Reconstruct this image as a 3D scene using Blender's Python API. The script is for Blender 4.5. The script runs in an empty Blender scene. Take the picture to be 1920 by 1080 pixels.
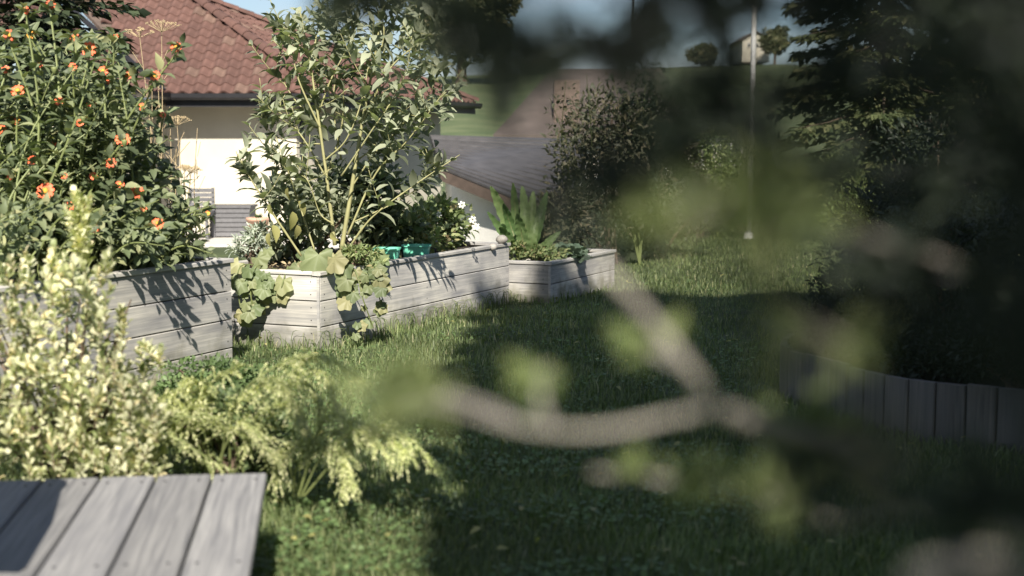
import bpy, math, random
import numpy as np
from mathutils import Vector, Matrix, noise as mnoise
R = math.radians
random.seed(7); rng = np.random.default_rng(7)
sc = bpy.context.scene
col = sc.collection

# ------------------------------------------------------------------ camera
CAM = np.array([0.0, 0.0, 1.5]); PITCH = math.atan(270 / 2667.0); F = 2667.0
cd = bpy.data.cameras.new('camera'); cam = bpy.data.objects.new('camera', cd); col.objects.link(cam)
cam.location = CAM; cam.rotation_euler = (math.pi / 2 - PITCH, 0, 0)
cd.lens = 50; cd.sensor_width = 36; cd.clip_start = 0.05; cd.clip_end = 4000
cd.dof.use_dof = True; cd.dof.focus_distance = 11.3; cd.dof.aperture_fstop = 1.9; cd.dof.aperture_blades = 9
sc.camera = cam
# ------------------------------------------------------------------ light
SUN_EL, SUN_AZ = R(38), R(176.8)           # azimuth clockwise from +Y: almost straight behind the camera
w = bpy.data.worlds.new('World'); sc.world = w; w.use_nodes = True
nt = w.node_tree; bgn = nt.nodes['Background']
sky = nt.nodes.new('ShaderNodeTexSky'); sky.sky_type = 'NISHITA'; sky.sun_disc = False
sky.sun_elevation = SUN_EL; sky.sun_rotation = SUN_AZ; sky.air_density = 1.0; sky.dust_density = 0.6; sky.ozone_density = 4.0
tc = nt.nodes.new('ShaderNodeTexCoord'); mp = nt.nodes.new('ShaderNodeMapping'); mp.inputs['Scale'].default_value = (3, 3, 11)
cn = nt.nodes.new('ShaderNodeTexNoise'); cn.inputs['Scale'].default_value = 1.6; cn.inputs['Detail'].default_value = 6
cr = nt.nodes.new('ShaderNodeValToRGB'); cr.color_ramp.elements[0].position = 0.42; cr.color_ramp.elements[1].position = 0.72
cr.color_ramp.elements[1].color = (0.8, 0.8, 0.8, 1)
mx = nt.nodes.new('ShaderNodeMix'); mx.data_type = 'RGBA'; mx.inputs[7].default_value = (6.0, 6.3, 6.8, 1)
L = nt.links.new
L(tc.outputs['Generated'], mp.inputs[0]); L(mp.outputs[0], cn.inputs[0]); L(cn.outputs[0], cr.inputs[0])
L(cr.outputs[0], mx.inputs[0]); L(sky.outputs[0], mx.inputs[6]); L(mx.outputs[2], bgn.inputs[0])
bgn.inputs[1].default_value = 0.062
S = Vector((math.sin(SUN_AZ) * math.cos(SUN_EL), math.cos(SUN_AZ) * math.cos(SUN_EL), math.sin(SUN_EL)))
sl = bpy.data.lights.new('sun', 'SUN'); sl.energy = 5.0; sl.angle = R(0.5); sl.color = (1.0, 0.925, 0.80)
so = bpy.data.objects.new('sun', sl); col.objects.link(so); so.location = (0, -10, 20)
so.rotation_euler = S.to_track_quat('Z', 'Y').to_euler()
sc.view_settings.view_transform = 'Standard'; sc.view_settings.look = 'None'
sc.view_settings.exposure = 0.95; sc.view_settings.gamma = 1
sc.render.engine = 'CYCLES'; sc.cycles.use_denoising = True; sc.cycles.max_bounces = 6
sc.cycles.diffuse_bounces = 3; sc.cycles.transmission_bounces = 3; sc.cycles.sample_clamp_indirect = 6
sc.cycles.use_adaptive_sampling = False

# ------------------------------------------------------------------ helpers
def ray(px, py):
    u = (px - 960) / F; v = (540 - py) / F
    return np.array([u, math.cos(PITCH) + v * math.sin(PITCH), -math.sin(PITCH) + v * math.cos(PITCH)])
def P(px, py, Y):
    d = ray(px, py); return CAM + d * (Y / d[1])
def G(px, py, z=0.0):
    d = ray(px, py); return CAM + d * ((z - CAM[2]) / d[2])
def rnd(a, b): return random.uniform(a, b)
def tag(o, label=None, cat=None, group=None, kind=None):
    if label: o['label'] = label
    if cat: o['category'] = cat
    if group: o['group'] = group
    if kind: o['kind'] = kind
    return o
def mesh(name, v, f, m=None, smooth=False):
    me = bpy.data.meshes.new(name); me.from_pydata([tuple(map(float, p)) for p in v], [], f)
    if m: me.materials.append(m)
    if smooth: me.polygons.foreach_set('use_smooth', [True] * len(me.polygons))
    me.update(); return me
def link(name, me, parent=None, loc=None, mat=None):
    o = bpy.data.objects.new(name, me); col.objects.link(o)
    if mat is not None: o.matrix_world = mat
    elif loc is not None: o.location = loc
    if parent is not None:
        o.parent = parent
        o.matrix_parent_inverse = parent_inv(parent)
    return o
def parent_inv(p):
    m = p.matrix_basis.copy()
    q = p
    while q.parent is not None:
        m = q.parent.matrix_basis @ q.matrix_parent_inverse @ m if q.parent else m
        q = q.parent
    return m.inverted()
def thing(name, label, cat, loc=(0, 0, 0), group=None, kind=None):
    o = bpy.data.objects.new(name, None); col.objects.link(o); o.location = loc; o.empty_display_size = 0.1
    tag(o, label, cat, group, kind); return o
def fast_mesh(name, V, polys_n, loops, m=None, smooth=False):
    """V (n,3), polys all with polys_n corners, loops flat array"""
    me = bpy.data.meshes.new(name)
    V = np.asarray(V, dtype=np.float32); loops = np.asarray(loops, dtype=np.int32).ravel()
    npoly = len(loops) // polys_n
    me.vertices.add(len(V)); me.vertices.foreach_set('co', V.ravel())
    me.loops.add(len(loops)); me.loops.foreach_set('vertex_index', loops)
    me.polygons.add(npoly); me.polygons.foreach_set('loop_start', np.arange(npoly, dtype=np.int32) * polys_n)
    try: me.polygons.foreach_set('loop_total', np.full(npoly, polys_n, dtype=np.int32))
    except Exception: pass
    if smooth: me.polygons.foreach_set('use_smooth', np.ones(npoly, dtype=bool))
    if m: me.materials.append(m)
    me.update(calc_edges=True); return me
class MB:
    def __init__(s): s.v = []; s.f = []
    def add(s, v, f):
        n = len(s.v); s.v += [tuple(p) for p in v]; s.f += [tuple(i + n for i in q) for q in f]
    def box(s, x0, x1, y0, y1, z0, z1):
        s.add([(x0,y0,z0),(x1,y0,z0),(x1,y1,z0),(x0,y1,z0),(x0,y0,z1),(x1,y0,z1),(x1,y1,z1),(x0,y1,z1)],
              [(0,3,2,1),(4,5,6,7),(0,1,5,4),(1,2,6,5),(2,3,7,6),(3,0,4,7)])
    def prism(s, a, b):
        """two equal rings a,b of points"""
        n = len(a); s.add(list(a) + list(b), [tuple(range(n))[::-1], tuple(range(n, 2 * n))] + [(i, (i + 1) % n, n + (i + 1) % n, n + i) for i in range(n)])
    def tube(s, pts, rad, n=6, cap=True):
        pts = [Vector(p) for p in pts]
        if not hasattr(rad, '__len__'): rad = [rad] * len(pts)
        rings = []
        t0 = (pts[1] - pts[0]).normalized()
        up = Vector((0, 0, 1)) if abs(t0.z) < 0.9 else Vector((1, 0, 0))
        x = t0.cross(up).normalized()
        for i, p in enumerate(pts):
            t = (pts[min(i + 1, len(pts) - 1)] - pts[max(i - 1, 0)])
            t = t.normalized() if t.length > 1e-9 else t0
            x = (x - t * x.dot(t)).normalized(); y = t.cross(x)
            rings.append([p + (x * math.cos(a) + y * math.sin(a)) * rad[i] for a in [2 * math.pi * k / n for k in range(n)]])
        v = [q for r in rings for q in r]; f = []
        for i in range(len(pts) - 1):
            for k in range(n):
                a = i * n + k; b = i * n + (k + 1) % n
                f.append((a, b, b + n, a + n))
        if cap: f.append(tuple(range(n))[::-1]); f.append(tuple(range((len(pts) - 1) * n, len(pts) * n)))
        s.add(v, f)
    def lathe(s, prof, n=20, c=(0, 0, 0)):
        v = []; f = []
        for r, z in prof:
            for k in range(n):
                a = 2 * math.pi * k / n; v.append((c[0] + r * math.cos(a), c[1] + r * math.sin(a), c[2] + z))
        for i in range(len(prof) - 1):
            for k in range(n):
                a = i * n + k; b = i * n + (k + 1) % n; f.append((a, b, b + n, a + n))
        s.add(v, f)
    def mesh(s, name, m=None, smooth=False): return mesh(name, s.v, s.f, m, smooth)
    def build(s, name, m=None, parent=None, smooth=False): return link(name, s.mesh(name, m, smooth), parent)

# ------------------------------------------------------------------ materials
def newmat(name, rough=0.6):
    m = bpy.data.materials.new(name); m.use_nodes = True
    b = m.node_tree.nodes['Principled BSDF']; b.inputs['Roughness'].default_value = rough
    return m, m.node_tree, b
def N(nt, t, **k):
    n = nt.nodes.new(t)
    for a, v in k.items():
        if a in n.inputs: n.inputs[a].default_value = v
        else: setattr(n, a, v)
    return n
def ramp(nt, stops, src=None):
    r = nt.nodes.new('ShaderNodeValToRGB'); e = r.color_ramp.elements
    while len(e) < len(stops): e.new(0.5)
    for q, (p, c) in zip(e, stops): q.position = p; q.color = (*c, 1)
    if src is not None: nt.links.new(src, r.inputs[0])
    return r
def rand_src(nt):
    g = nt.nodes.new('ShaderNodeNewGeometry'); o = nt.nodes.new('ShaderNodeObjectInfo')
    a = N(nt, 'ShaderNodeMath', operation='ADD'); fr = N(nt, 'ShaderNodeMath', operation='FRACT')
    nt.links.new(g.outputs['Random Per Island'], a.inputs[0]); nt.links.new(o.outputs['Random'], a.inputs[1])
    nt.links.new(a.outputs[0], fr.inputs[0]); return fr.outputs[0]
def leaf_mat(name, stops, trans=0.3, rough=0.5, clump=None, spec=0.35):
    m, nt, b = newmat(name, rough)
    r = ramp(nt, stops, rand_src(nt)); colr = r.outputs[0]
    geo = nt.nodes.new('ShaderNodeNewGeometry')
    nz = N(nt, 'ShaderNodeTexNoise', Scale=clump or 2.0, Detail=2.0); nt.links.new(geo.outputs['Position'], nz.inputs[0])
    mr = N(nt, 'ShaderNodeMapRange'); mr.inputs[1].default_value = .3; mr.inputs[2].default_value = .7; mr.inputs[3].default_value = .65; mr.inputs[4].default_value = 1.3
    nt.links.new(nz.outputs[0], mr.inputs[0])
    mu = N(nt, 'ShaderNodeVectorMath', operation='SCALE'); nt.links.new(colr, mu.inputs[0]); nt.links.new(mr.outputs[0], mu.inputs[3])
    hs = N(nt, 'ShaderNodeHueSaturation', Saturation=.84); nt.links.new(mu.outputs[0], hs.inputs['Color']); mu = hs
    nt.links.new(mu.outputs[0], b.inputs['Base Color']); b.inputs['Specular IOR Level'].default_value = spec
    tr = nt.nodes.new('ShaderNodeBsdfTranslucent'); sc2 = N(nt, 'ShaderNodeVectorMath', operation='MULTIPLY')
    sc2.inputs[1].default_value = (1.2, 1.35, 0.6); nt.links.new(mu.outputs[0], sc2.inputs[0]); nt.links.new(sc2.outputs[0], tr.inputs[0])
    ms = nt.nodes.new('ShaderNodeMixShader'); ms.inputs[0].default_value = trans
    nt.links.new(b.outputs[0], ms.inputs[1]); nt.links.new(tr.outputs[0], ms.inputs[2])
    nt.links.new(ms.outputs[0], nt.nodes['Material Output'].inputs[0]); return m
def plain(name, c, rough=0.6, metal=0.0, var=0.15, scale=8.0, bump=0.0):
    m, nt, b = newmat(name, rough); b.inputs['Metallic'].default_value = metal
    tcn = nt.nodes.new('ShaderNodeTexCoord'); nz = N(nt, 'ShaderNodeTexNoise', Scale=scale, Detail=5.0); nt.links.new(tcn.outputs['Object'], nz.inputs[0])
    oi = nt.nodes.new('ShaderNodeObjectInfo')
    r = ramp(nt, [(0.25, tuple(x * (1 - var) for x in c)), (0.75, tuple(min(1, x * (1 + var)) for x in c))], nz.outputs[0])
    mr = N(nt, 'ShaderNodeMapRange'); mr.inputs[3].default_value = 1 - var * .8; mr.inputs[4].default_value = 1 + var * .8; nt.links.new(oi.outputs['Random'], mr.inputs[0])
    mu = N(nt, 'ShaderNodeVectorMath', operation='SCALE'); nt.links.new(r.outputs[0], mu.inputs[0]); nt.links.new(mr.outputs[0], mu.inputs[3])
    nt.links.new(mu.outputs[0], b.inputs['Base Color'])
    if bump:
        bp = N(nt, 'ShaderNodeBump', Strength=bump, Distance=0.01); nt.links.new(nz.outputs[0], bp.inputs['Height']); nt.links.new(bp.outputs[0], b.inputs['Normal'])
    return m
def wood_mat(name, dark, light, stain, grain_axis=0, knots=True, stain_amt=0.6):
    m, nt, b = newmat(name, 0.75); b.inputs['Specular IOR Level'].default_value = 0.25
    tcn = nt.nodes.new('ShaderNodeTexCoord'); oi = nt.nodes.new('ShaderNodeObjectInfo')
    of = N(nt, 'ShaderNodeVectorMath', operation='SCALE'); cmb = nt.nodes.new('ShaderNodeCombineXYZ')
    for k in range(3): nt.links.new(oi.outputs['Random'], cmb.inputs[k])
    nt.links.new(cmb.outputs[0], of.inputs[0]); of.inputs[3].default_value = 37.0
    ad = N(nt, 'ShaderNodeVectorMath', operation='ADD'); nt.links.new(tcn.outputs['Object'], ad.inputs[0]); nt.links.new(of.outputs[0], ad.inputs[1])
    s = [55, 55, 55]; s[grain_axis] = 1.6
    mpn = N(nt, 'ShaderNodeMapping'); mpn.inputs['Scale'].default_value = s; nt.links.new(ad.outputs[0], mpn.inputs[0])
    g = N(nt, 'ShaderNodeTexNoise', Scale=1.0, Detail=6.0, Distortion=1.2); nt.links.new(mpn.outputs[0], g.inputs[0])
    s2 = [9, 9, 9]; s2[grain_axis] = 1.5
    mp2 = N(nt, 'ShaderNodeMapping'); mp2.inputs['Scale'].default_value = s2; nt.links.new(ad.outputs[0], mp2.inputs[0])
    g2 = N(nt, 'ShaderNodeTexNoise', Scale=1.0, Detail=4.0, Distortion=0.6); nt.links.new(mp2.outputs[0], g2.inputs[0])
    r1 = ramp(nt, [(0.3, dark), (0.62, light)], g.outputs[0])
    r2 = ramp(nt, [(0.42, (0, 0, 0)), (0.7, (stain_amt,) * 3)], g2.outputs[0])
    mixn = N(nt, 'ShaderNodeMix', data_type='RGBA'); mixn.inputs[7].default_value = (*stain, 1)
    nt.links.new(r2.outputs[0], mixn.inputs[0]); nt.links.new(r1.outputs[0], mixn.inputs[6])
    mr = N(nt, 'ShaderNodeMapRange'); mr.inputs[3].default_value = .8; mr.inputs[4].default_value = 1.15; nt.links.new(oi.outputs['Random'], mr.inputs[0])
    mu = N(nt, 'ShaderNodeVectorMath', operation='SCALE'); nt.links.new(mixn.outputs[2], mu.inputs[0]); nt.links.new(mr.outputs[0], mu.inputs[3])
    if grain_axis == 0:
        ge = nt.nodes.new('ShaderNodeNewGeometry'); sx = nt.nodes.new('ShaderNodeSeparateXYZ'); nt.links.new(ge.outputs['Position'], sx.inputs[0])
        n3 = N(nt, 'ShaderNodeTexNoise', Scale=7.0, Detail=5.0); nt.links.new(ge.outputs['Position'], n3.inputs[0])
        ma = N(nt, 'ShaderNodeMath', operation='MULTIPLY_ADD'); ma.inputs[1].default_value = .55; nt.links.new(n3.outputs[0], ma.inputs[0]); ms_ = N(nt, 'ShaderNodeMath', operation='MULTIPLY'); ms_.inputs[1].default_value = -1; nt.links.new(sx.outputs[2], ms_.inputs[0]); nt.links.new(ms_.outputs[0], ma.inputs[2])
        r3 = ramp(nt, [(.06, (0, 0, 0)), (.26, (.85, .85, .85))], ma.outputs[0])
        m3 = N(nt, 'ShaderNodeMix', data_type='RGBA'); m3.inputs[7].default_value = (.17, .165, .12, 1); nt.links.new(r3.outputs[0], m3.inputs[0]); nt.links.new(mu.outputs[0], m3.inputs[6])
        n4 = N(nt, 'ShaderNodeTexNoise', Scale=2.2, Detail=3.0); nt.links.new(ge.outputs['Position'], n4.inputs[0])
        r4 = ramp(nt, [(.4, (.78, .78, .80)), (.62, (1.08, 1.07, 1.04))], n4.outputs[0]); m4 = N(nt, 'ShaderNodeVectorMath', operation='MULTIPLY'); nt.links.new(m3.outputs[2], m4.inputs[0]); nt.links.new(r4.outputs[0], m4.inputs[1])
        nt.links.new(m4.outputs[0], b.inputs['Base Color'])
    else: nt.links.new(mu.outputs[0], b.inputs['Base Color'])
    bp = N(nt, 'ShaderNodeBump', Strength=0.5, Distance=0.004); nt.links.new(g.outputs[0], bp.inputs['Height']); nt.links.new(bp.outputs[0], b.inputs['Normal'])
    return m
M = {}
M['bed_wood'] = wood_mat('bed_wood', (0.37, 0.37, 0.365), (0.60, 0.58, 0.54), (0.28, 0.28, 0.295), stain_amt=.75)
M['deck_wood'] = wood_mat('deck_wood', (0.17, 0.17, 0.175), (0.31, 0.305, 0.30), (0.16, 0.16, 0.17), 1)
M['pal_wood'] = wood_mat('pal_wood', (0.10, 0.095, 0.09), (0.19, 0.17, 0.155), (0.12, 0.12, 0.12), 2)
M['soil'] = plain('soil', (0.04, 0.03, 0.022), 0.95, var=.4, scale=30, bump=1.0)
M['wall'] = plain('render_wall', (0.57, 0.53, 0.44), 0.9, var=.09, scale=2.2)
M['gutter'] = plain('gutter_metal', (0.03, 0.03, 0.035), 0.45, metal=.3)
M['tile'] = plain('roof_tile', (0.115, 0.06, 0.048), 0.85, var=.2, scale=6, bump=.4)
M['tile_pale'] = plain('roof_tile_chipped', (0.145, 0.09, 0.07), 0.9, var=.2, scale=6, bump=.3)
M['slate'] = plain('dark_roof', (0.07, 0.067, 0.07), 0.6, var=.25, scale=5, bump=.2)
M['brown_roof'] = plain('brown_roof', (0.075, 0.06, 0.053), 0.85, var=.25, scale=1.5)
M['brown_wood'] = plain('brown_wood', (0.11, 0.08, 0.065), 0.8, var=.3)
M['patio'] = plain('patio', (0.55, 0.52, 0.47), 0.9, var=.1, scale=4)
M['dark_plastic'] = plain('grey_rattan', (0.13, 0.13, 0.14), 0.6, var=.2, scale=20)
M['terracotta'] = plain('terracotta', (0.52, 0.33, 0.24), 0.85, var=.1)
M['white'] = plain('white_paint', (0.78, 0.77, 0.74), 0.5, var=.05)
M['pole'] = plain('galvanised_metal', (0.80, 0.80, 0.79), 0.5, metal=.0, var=.08)
M['glass'] = plain('window_glass', (0.03, 0.035, 0.04), 0.1, var=.1)
M['green_plastic'] = plain('green_plastic', (0.16, 0.55, 0.40), 0.35, var=.05)
M['stone'] = plain('pale_stone', (0.38, 0.36, 0.33), 0.7, var=.2, scale=25, bump=.5)
M['bark'] = plain('bark', (0.12, 0.085, 0.06), 0.9, var=.4, scale=25, bump=1)
M['twig'] = plain('twig_bark', (0.31, 0.285, 0.255), 0.85, var=.2, scale=40, bump=.5)
M['cane'] = plain('cane', (0.30, 0.29, 0.14), 0.6, var=.15, scale=10)
M['stem'] = plain('green_stem', (0.16, 0.19, 0.07), 0.6, var=.2, scale=10)
M['twig_shaded'] = plain('twig_shaded', (0.035, 0.036, 0.04), 0.85, var=.2, scale=40)  # shaded copy of the twig colour, shade worked into its bluish dark tone
M['pale_grey'] = plain('pale_grey', (0.25, 0.25, 0.24), .8)
M['dry'] = plain('dry_stalk', (0.42, 0.33, 0.20), 0.8, var=.25, scale=15)
M['purple_stem'] = plain('purple_stem', (0.10, 0.045, 0.05), 0.6)
M['fabric'] = plain('green_fabric', (0.035, 0.085, 0.065), 0.9, var=.1)
M['petal'] = plain('orange_petal', (0.86, 0.15, 0.06), 0.6, var=.25, scale=40)
M['petal_yellow'] = plain('yellow_petal', (0.75, 0.33, 0.03), 0.6, var=.2, scale=40)
M['flower_heart'] = plain('flower_heart', (0.60, 0.32, 0.04), 0.8, var=.3, scale=80)
M['white_petal'] = plain('white_petal', (0.75, 0.75, 0.70), 0.6, var=.05)
M['tithonia'] = leaf_mat('tithonia_leaf', [(0, (.07, .10, .045)), (.5, (.14, .18, .08)), (.85, (.23, .27, .13)), (1, (.32, .32, .14))], .25)
M['shrub'] = leaf_mat('tall_shrub_leaf', [(0, (.13, .155, .09)), (.5, (.235, .265, .165)), (1, (.38, .41, .28))], .3)
M['shrub_yellow'] = leaf_mat('yellowing_leaf', [(0, (.30, .30, .08)), (1, (.42, .38, .12))], .35)
M['squash'] = leaf_mat('squash_leaf', [(0, (.13, .19, .07)), (.6, (.24, .28, .12)), (1, (.38, .36, .16))], .3)
M['bean'] = leaf_mat('bean_leaf', [(0, (.11, .16, .05)), (.5, (.20, .26, .09)), (.9, (.33, .36, .14)), (1, (.36, .26, .12))], .35, clump=4)
M['grey_leaf'] = leaf_mat('silver_leaf', [(0, (.25, .30, .24)), (1, (.42, .46, .38))], .2)
M['horse'] = leaf_mat('horseradish_leaf', [(0, (.10, .19, .05)), (1, (.20, .30, .09))], .4)
M['cabbage'] = leaf_mat('cabbage_leaf', [(0, (.08, .14, .09)), (1, (.15, .22, .14))], .2)
M['euon'] = leaf_mat('variegated_leaf', [(0, (.14, .19, .05)), (.16, (.30, .33, .11)), (.35, (.52, .53, .30)), (.8, (.70, .69, .46)), (1, (.76, .62, .30))], .25, spec=.5)
M['golden'] = leaf_mat('golden_spray', [(0, (.40, .48, .18)), (.5, (.70, .70, .34)), (1, (.86, .83, .50))], .4)
M['green_spray'] = leaf_mat('green_spray', [(0, (.07, .12, .04)), (1, (.20, .26, .09))], .3)
M['needle'] = leaf_mat('needle', [(0, (.022, .036, .030)), (.7, (.045, .066, .042)), (1, (.075, .10, .055))], .15, clump=5)  # shade on the near twigs is worked into this bluish dark colour
M['needle_lit'] = leaf_mat('needle_sunlit', [(0, (.14, .20, .07)), (.7, (.25, .31, .10)), (1, (.36, .40, .14))], .35, clump=6)  # lit copy of the needle colour, sunlight worked into the brighter tone
M['thuja'] = leaf_mat('thuja', [(0, (.018, .032, .018)), (1, (.05, .07, .03))], .1, clump=3)
M['spruce'] = leaf_mat('spruce', [(0, (.05, .075, .025)), (.7, (.10, .12, .04)), (1, (.19, .19, .08))], .15, clump=1.2)
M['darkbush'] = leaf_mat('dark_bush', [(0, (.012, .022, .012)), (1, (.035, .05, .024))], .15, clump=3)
M['hedge'] = leaf_mat('hedge_leaf', [(0, (.07, .11, .03)), (.6, (.14, .20, .05)), (1, (.27, .31, .09))], .3, clump=2)
M['brownbush'] = leaf_mat('brown_bush', [(0, (.05, .06, .03)), (.6, (.09, .095, .05)), (1, (.15, .125, .07))], .25, clump=2)
M['treeleaf'] = leaf_mat('tree_leaf', [(0, (.06, .08, .03)), (.6, (.11, .125, .05)), (1, (.20, .17, .07))], .2, clump=.5)
M['grassblade'] = leaf_mat('grass_blade', [(0, (.07, .11, .03)), (.5, (.14, .20, .06)), (.9, (.23, .28, .10)), (1, (.40, .37, .20))], .35, clump=1.1)
M['clover'] = leaf_mat('clover', [(0, (.07, .13, .035)), (1, (.15, .24, .07))], .3, clump=1.5)
def ground_mat(name, a, b_, s):
    m, nt, b = newmat(name, 0.95)
    g = nt.nodes.new('ShaderNodeNewGeometry'); nz = N(nt, 'ShaderNodeTexNoise', Scale=s, Detail=8.0); nt.links.new(g.outputs['Position'], nz.inputs[0])
    r = ramp(nt, [(.3, a), (.7, b_)], nz.outputs[0]); nt.links.new(r.outputs[0], b.inputs['Base Color']); return m
M['lawn'] = ground_mat('lawn_ground', (.03, .045, .015), (.075, .10, .035), 3)
M['meadow'] = ground_mat('meadow_ground', (.045, .075, .022), (.12, .14, .06), .35)

# ------------------------------------------------------------------ terrain
def ss(x, a, b):
    t = np.clip((x - a) / (b - a), 0, 1); return t * t * (3 - 2 * t)
def H(x, y):
    dip = -1.5 * ss(x, -2.5, -2.0) * (1 - ss(x, 1.3, 2.0)) * ss(y, 18.4, 19.6) * (1 - ss(y, 30, 40))
    far = ss(y, 45, 210) * (10.9 + .022 * np.clip(x, -80, 60) + .8 * np.sin(x * .03 + .6)) + ss(y, 200, 420) * 1.5
    return dip + far
def grid(name, xs, ys, m, off=0.0, bump=0.0):
    X, Y = np.meshgrid(xs, ys); Z = H(X, Y) + off
    if bump: Z = Z + bump * (np.sin(X * 2.3 + Y) * np.cos(Y * 1.9 - X * .7))
    V = np.stack([X, Y, Z], -1).reshape(-1, 3); nx, ny = len(xs), len(ys)
    i = np.arange((nx - 1) * (ny - 1)); r, c = i // (nx - 1), i % (nx - 1); a = r * nx + c
    return fast_mesh(name, V, 4, np.stack([a, a + 1, a + nx + 1, a + nx], -1), m, True)
o = link('lawn', grid('lawn', np.arange(-14, 18.1, .25), np.arange(-14, 34.1, .25), M['lawn'], 0, .012)); tag(o, kind='structure')
o = link('meadow', grid('meadow', np.concatenate([np.arange(-1600, -200, 100), np.arange(-200, 200, 5), np.arange(200, 1601, 100)]),
     np.concatenate([np.arange(-400, -20, 60), np.arange(-20, 240, 3), np.arange(240, 2400, 60)]), M['meadow'], -.06)); tag(o, kind='structure')

# ------------------------------------------------------------------ leaves (vectorised)
def leaf_base(kind):
    if kind == 'ovate':        # pointed oval, folded on the midrib, tip curving down; length 1 along +Y
        ys = [0, .12, .38, .68, 1.0]; ws = [.03, .20, .29, .19, .0]; zs = [0, .02, .03, -.02, -.14]
    elif kind == 'lance':
        ys = [0, .15, .42, .72, 1.0]; ws = [.02, .12, .17, .11, .0]; zs = [0, .02, .03, -.02, -.15]
    elif kind == 'spatula':
        ys = [0, .3, .62, .88, 1.0]; ws = [.03, .14, .23, .18, .02]; zs = [0, .03, .03, 0, -.06]
    elif kind == 'strap':
        ys = [0, .25, .55, .85, 1.0]; ws = [.03, .10, .13, .09, .0]; zs = [0, .05, .06, 0, -.10]
    v = []; f = []
    for y, w_, z in zip(ys, ws, zs): v += [(-w_, y, z + w_ * .35), (0, y, z), (w_, y, z + w_ * .35)]
    for i in range(len(ys) - 1):
        a = i * 3; f += [(a, a + 1, a + 4, a + 3), (a + 1, a + 2, a + 5, a + 4)]
    return np.array(v, dtype=np.float32), np.array(f, dtype=np.int32)
def leaf_simple(w_=.3):    # 2 quads folded
    v = np.array([(0, 0, 0), (w_, .45, .08), (0, 1, -.05), (-w_, .45, .08), (0, .5, 0)], dtype=np.float32)
    return v, np.array([(0, 1, 4, 4), (1, 2, 4, 4), (2, 3, 4, 4), (3, 0, 4, 4)], dtype=np.int32)[:, :3]
def frames(D, up):
    """D (n,3) leaf axis, up (n,3) face normal hint -> (n,3,3) columns x,y,z"""
    D = D / (np.linalg.norm(D, axis=1, keepdims=True) + 1e-9)
    X = np.cross(D, up); X /= (np.linalg.norm(X, axis=1, keepdims=True) + 1e-9)
    Z = np.cross(X, D); return np.stack([X, D, Z], -1)
class Leaves:
    def __init__(s): s.p = []; s.d = []; s.u = []; s.s = []
    def add(s, p, d, size, u=(0, 0, 1)):
        s.p.append(p); s.d.append(d); s.s.append(size); s.u.append(u)
    def bulk(s, p, d, size, u):
        s.p += list(p); s.d += list(d); s.s += list(size); s.u += list(u)
    def arrays(s):
        return (np.array(s.p, float).reshape(-1, 3), np.array(s.d, float).reshape(-1, 3), np.array(s.s, float), np.array(s.u, float).reshape(-1, 3))
    def emit(s, base, m, parent=None, ind=0, name='leaf', mass='foliage', smooth=True, wx=1.0):
        p, d, sz, u = s.arrays()
        if len(p) == 0: return None
        u = u + rng.normal(0, .05, u.shape)
        A = frames(d, u) * sz[:, None, None]; A[:, :, 0] *= wx
        V, Fc = base
        if ind:
            px = 960 + F * p[:, 0] / p[:, 1]; py = 270 - F * (p[:, 2] - 1.5) / p[:, 1]
            vis = (px > 0) & (px < 1920) & (py > 0) & (py < 1080)
            facing = np.abs(A[:, 1, 2]) / sz
            score = np.where(vis, sz / p[:, 1] * (.6 + .4 * facing) - .004 * (p[:, 1] - p[:, 1].min()), -9)
            order = np.argsort(-score); pick = order[:ind]; rest = order[ind:]
            bm = mesh(name, V, [tuple(q) for q in Fc], m, smooth)
            for i in pick:
                mt = Matrix([[*A[i, 0], p[i, 0]], [*A[i, 1], p[i, 1]], [*A[i, 2], p[i, 2]], [0, 0, 0, 1]])
                link(name, bm, parent, mat=mt)
        else: rest = np.arange(len(p))
        if len(rest) == 0: return None
        VV = np.einsum('nij,kj->nki', A[rest], V) + p[rest][:, None, :]
        FF = Fc[None] + (np.arange(len(rest)) * len(V))[:, None, None]
        me = fast_mesh(mass, VV.reshape(-1, 3), Fc.shape[1], FF, m, smooth)
        o = link(mass, me, parent)
        if parent is not None and ind: o['kind'] = 'stuff'
        return o
OV, LA, SP, ST, SI, SN = leaf_base('ovate'), leaf_base('lance'), leaf_base('spatula'), leaf_base('strap'), leaf_simple(.3), leaf_simple(.10)
def catmull(pts, n=6):
    pts = [Vector(p) for p in pts]; q = [pts[0] * 2 - pts[1]] + pts + [pts[-1] * 2 - pts[-2]]; out = []
    for i in range(1, len(q) - 2):
        for k in range(n):
            t = k / n; a, b, c, d = q[i - 1], q[i], q[i + 1], q[i + 2]
            out.append(.5 * ((2 * b) + (c - a) * t + (2 * a - 5 * b + 4 * c - d) * t * t + (3 * b - a - 3 * c + d) * t ** 3))
    out.append(pts[-1]); return out

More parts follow.
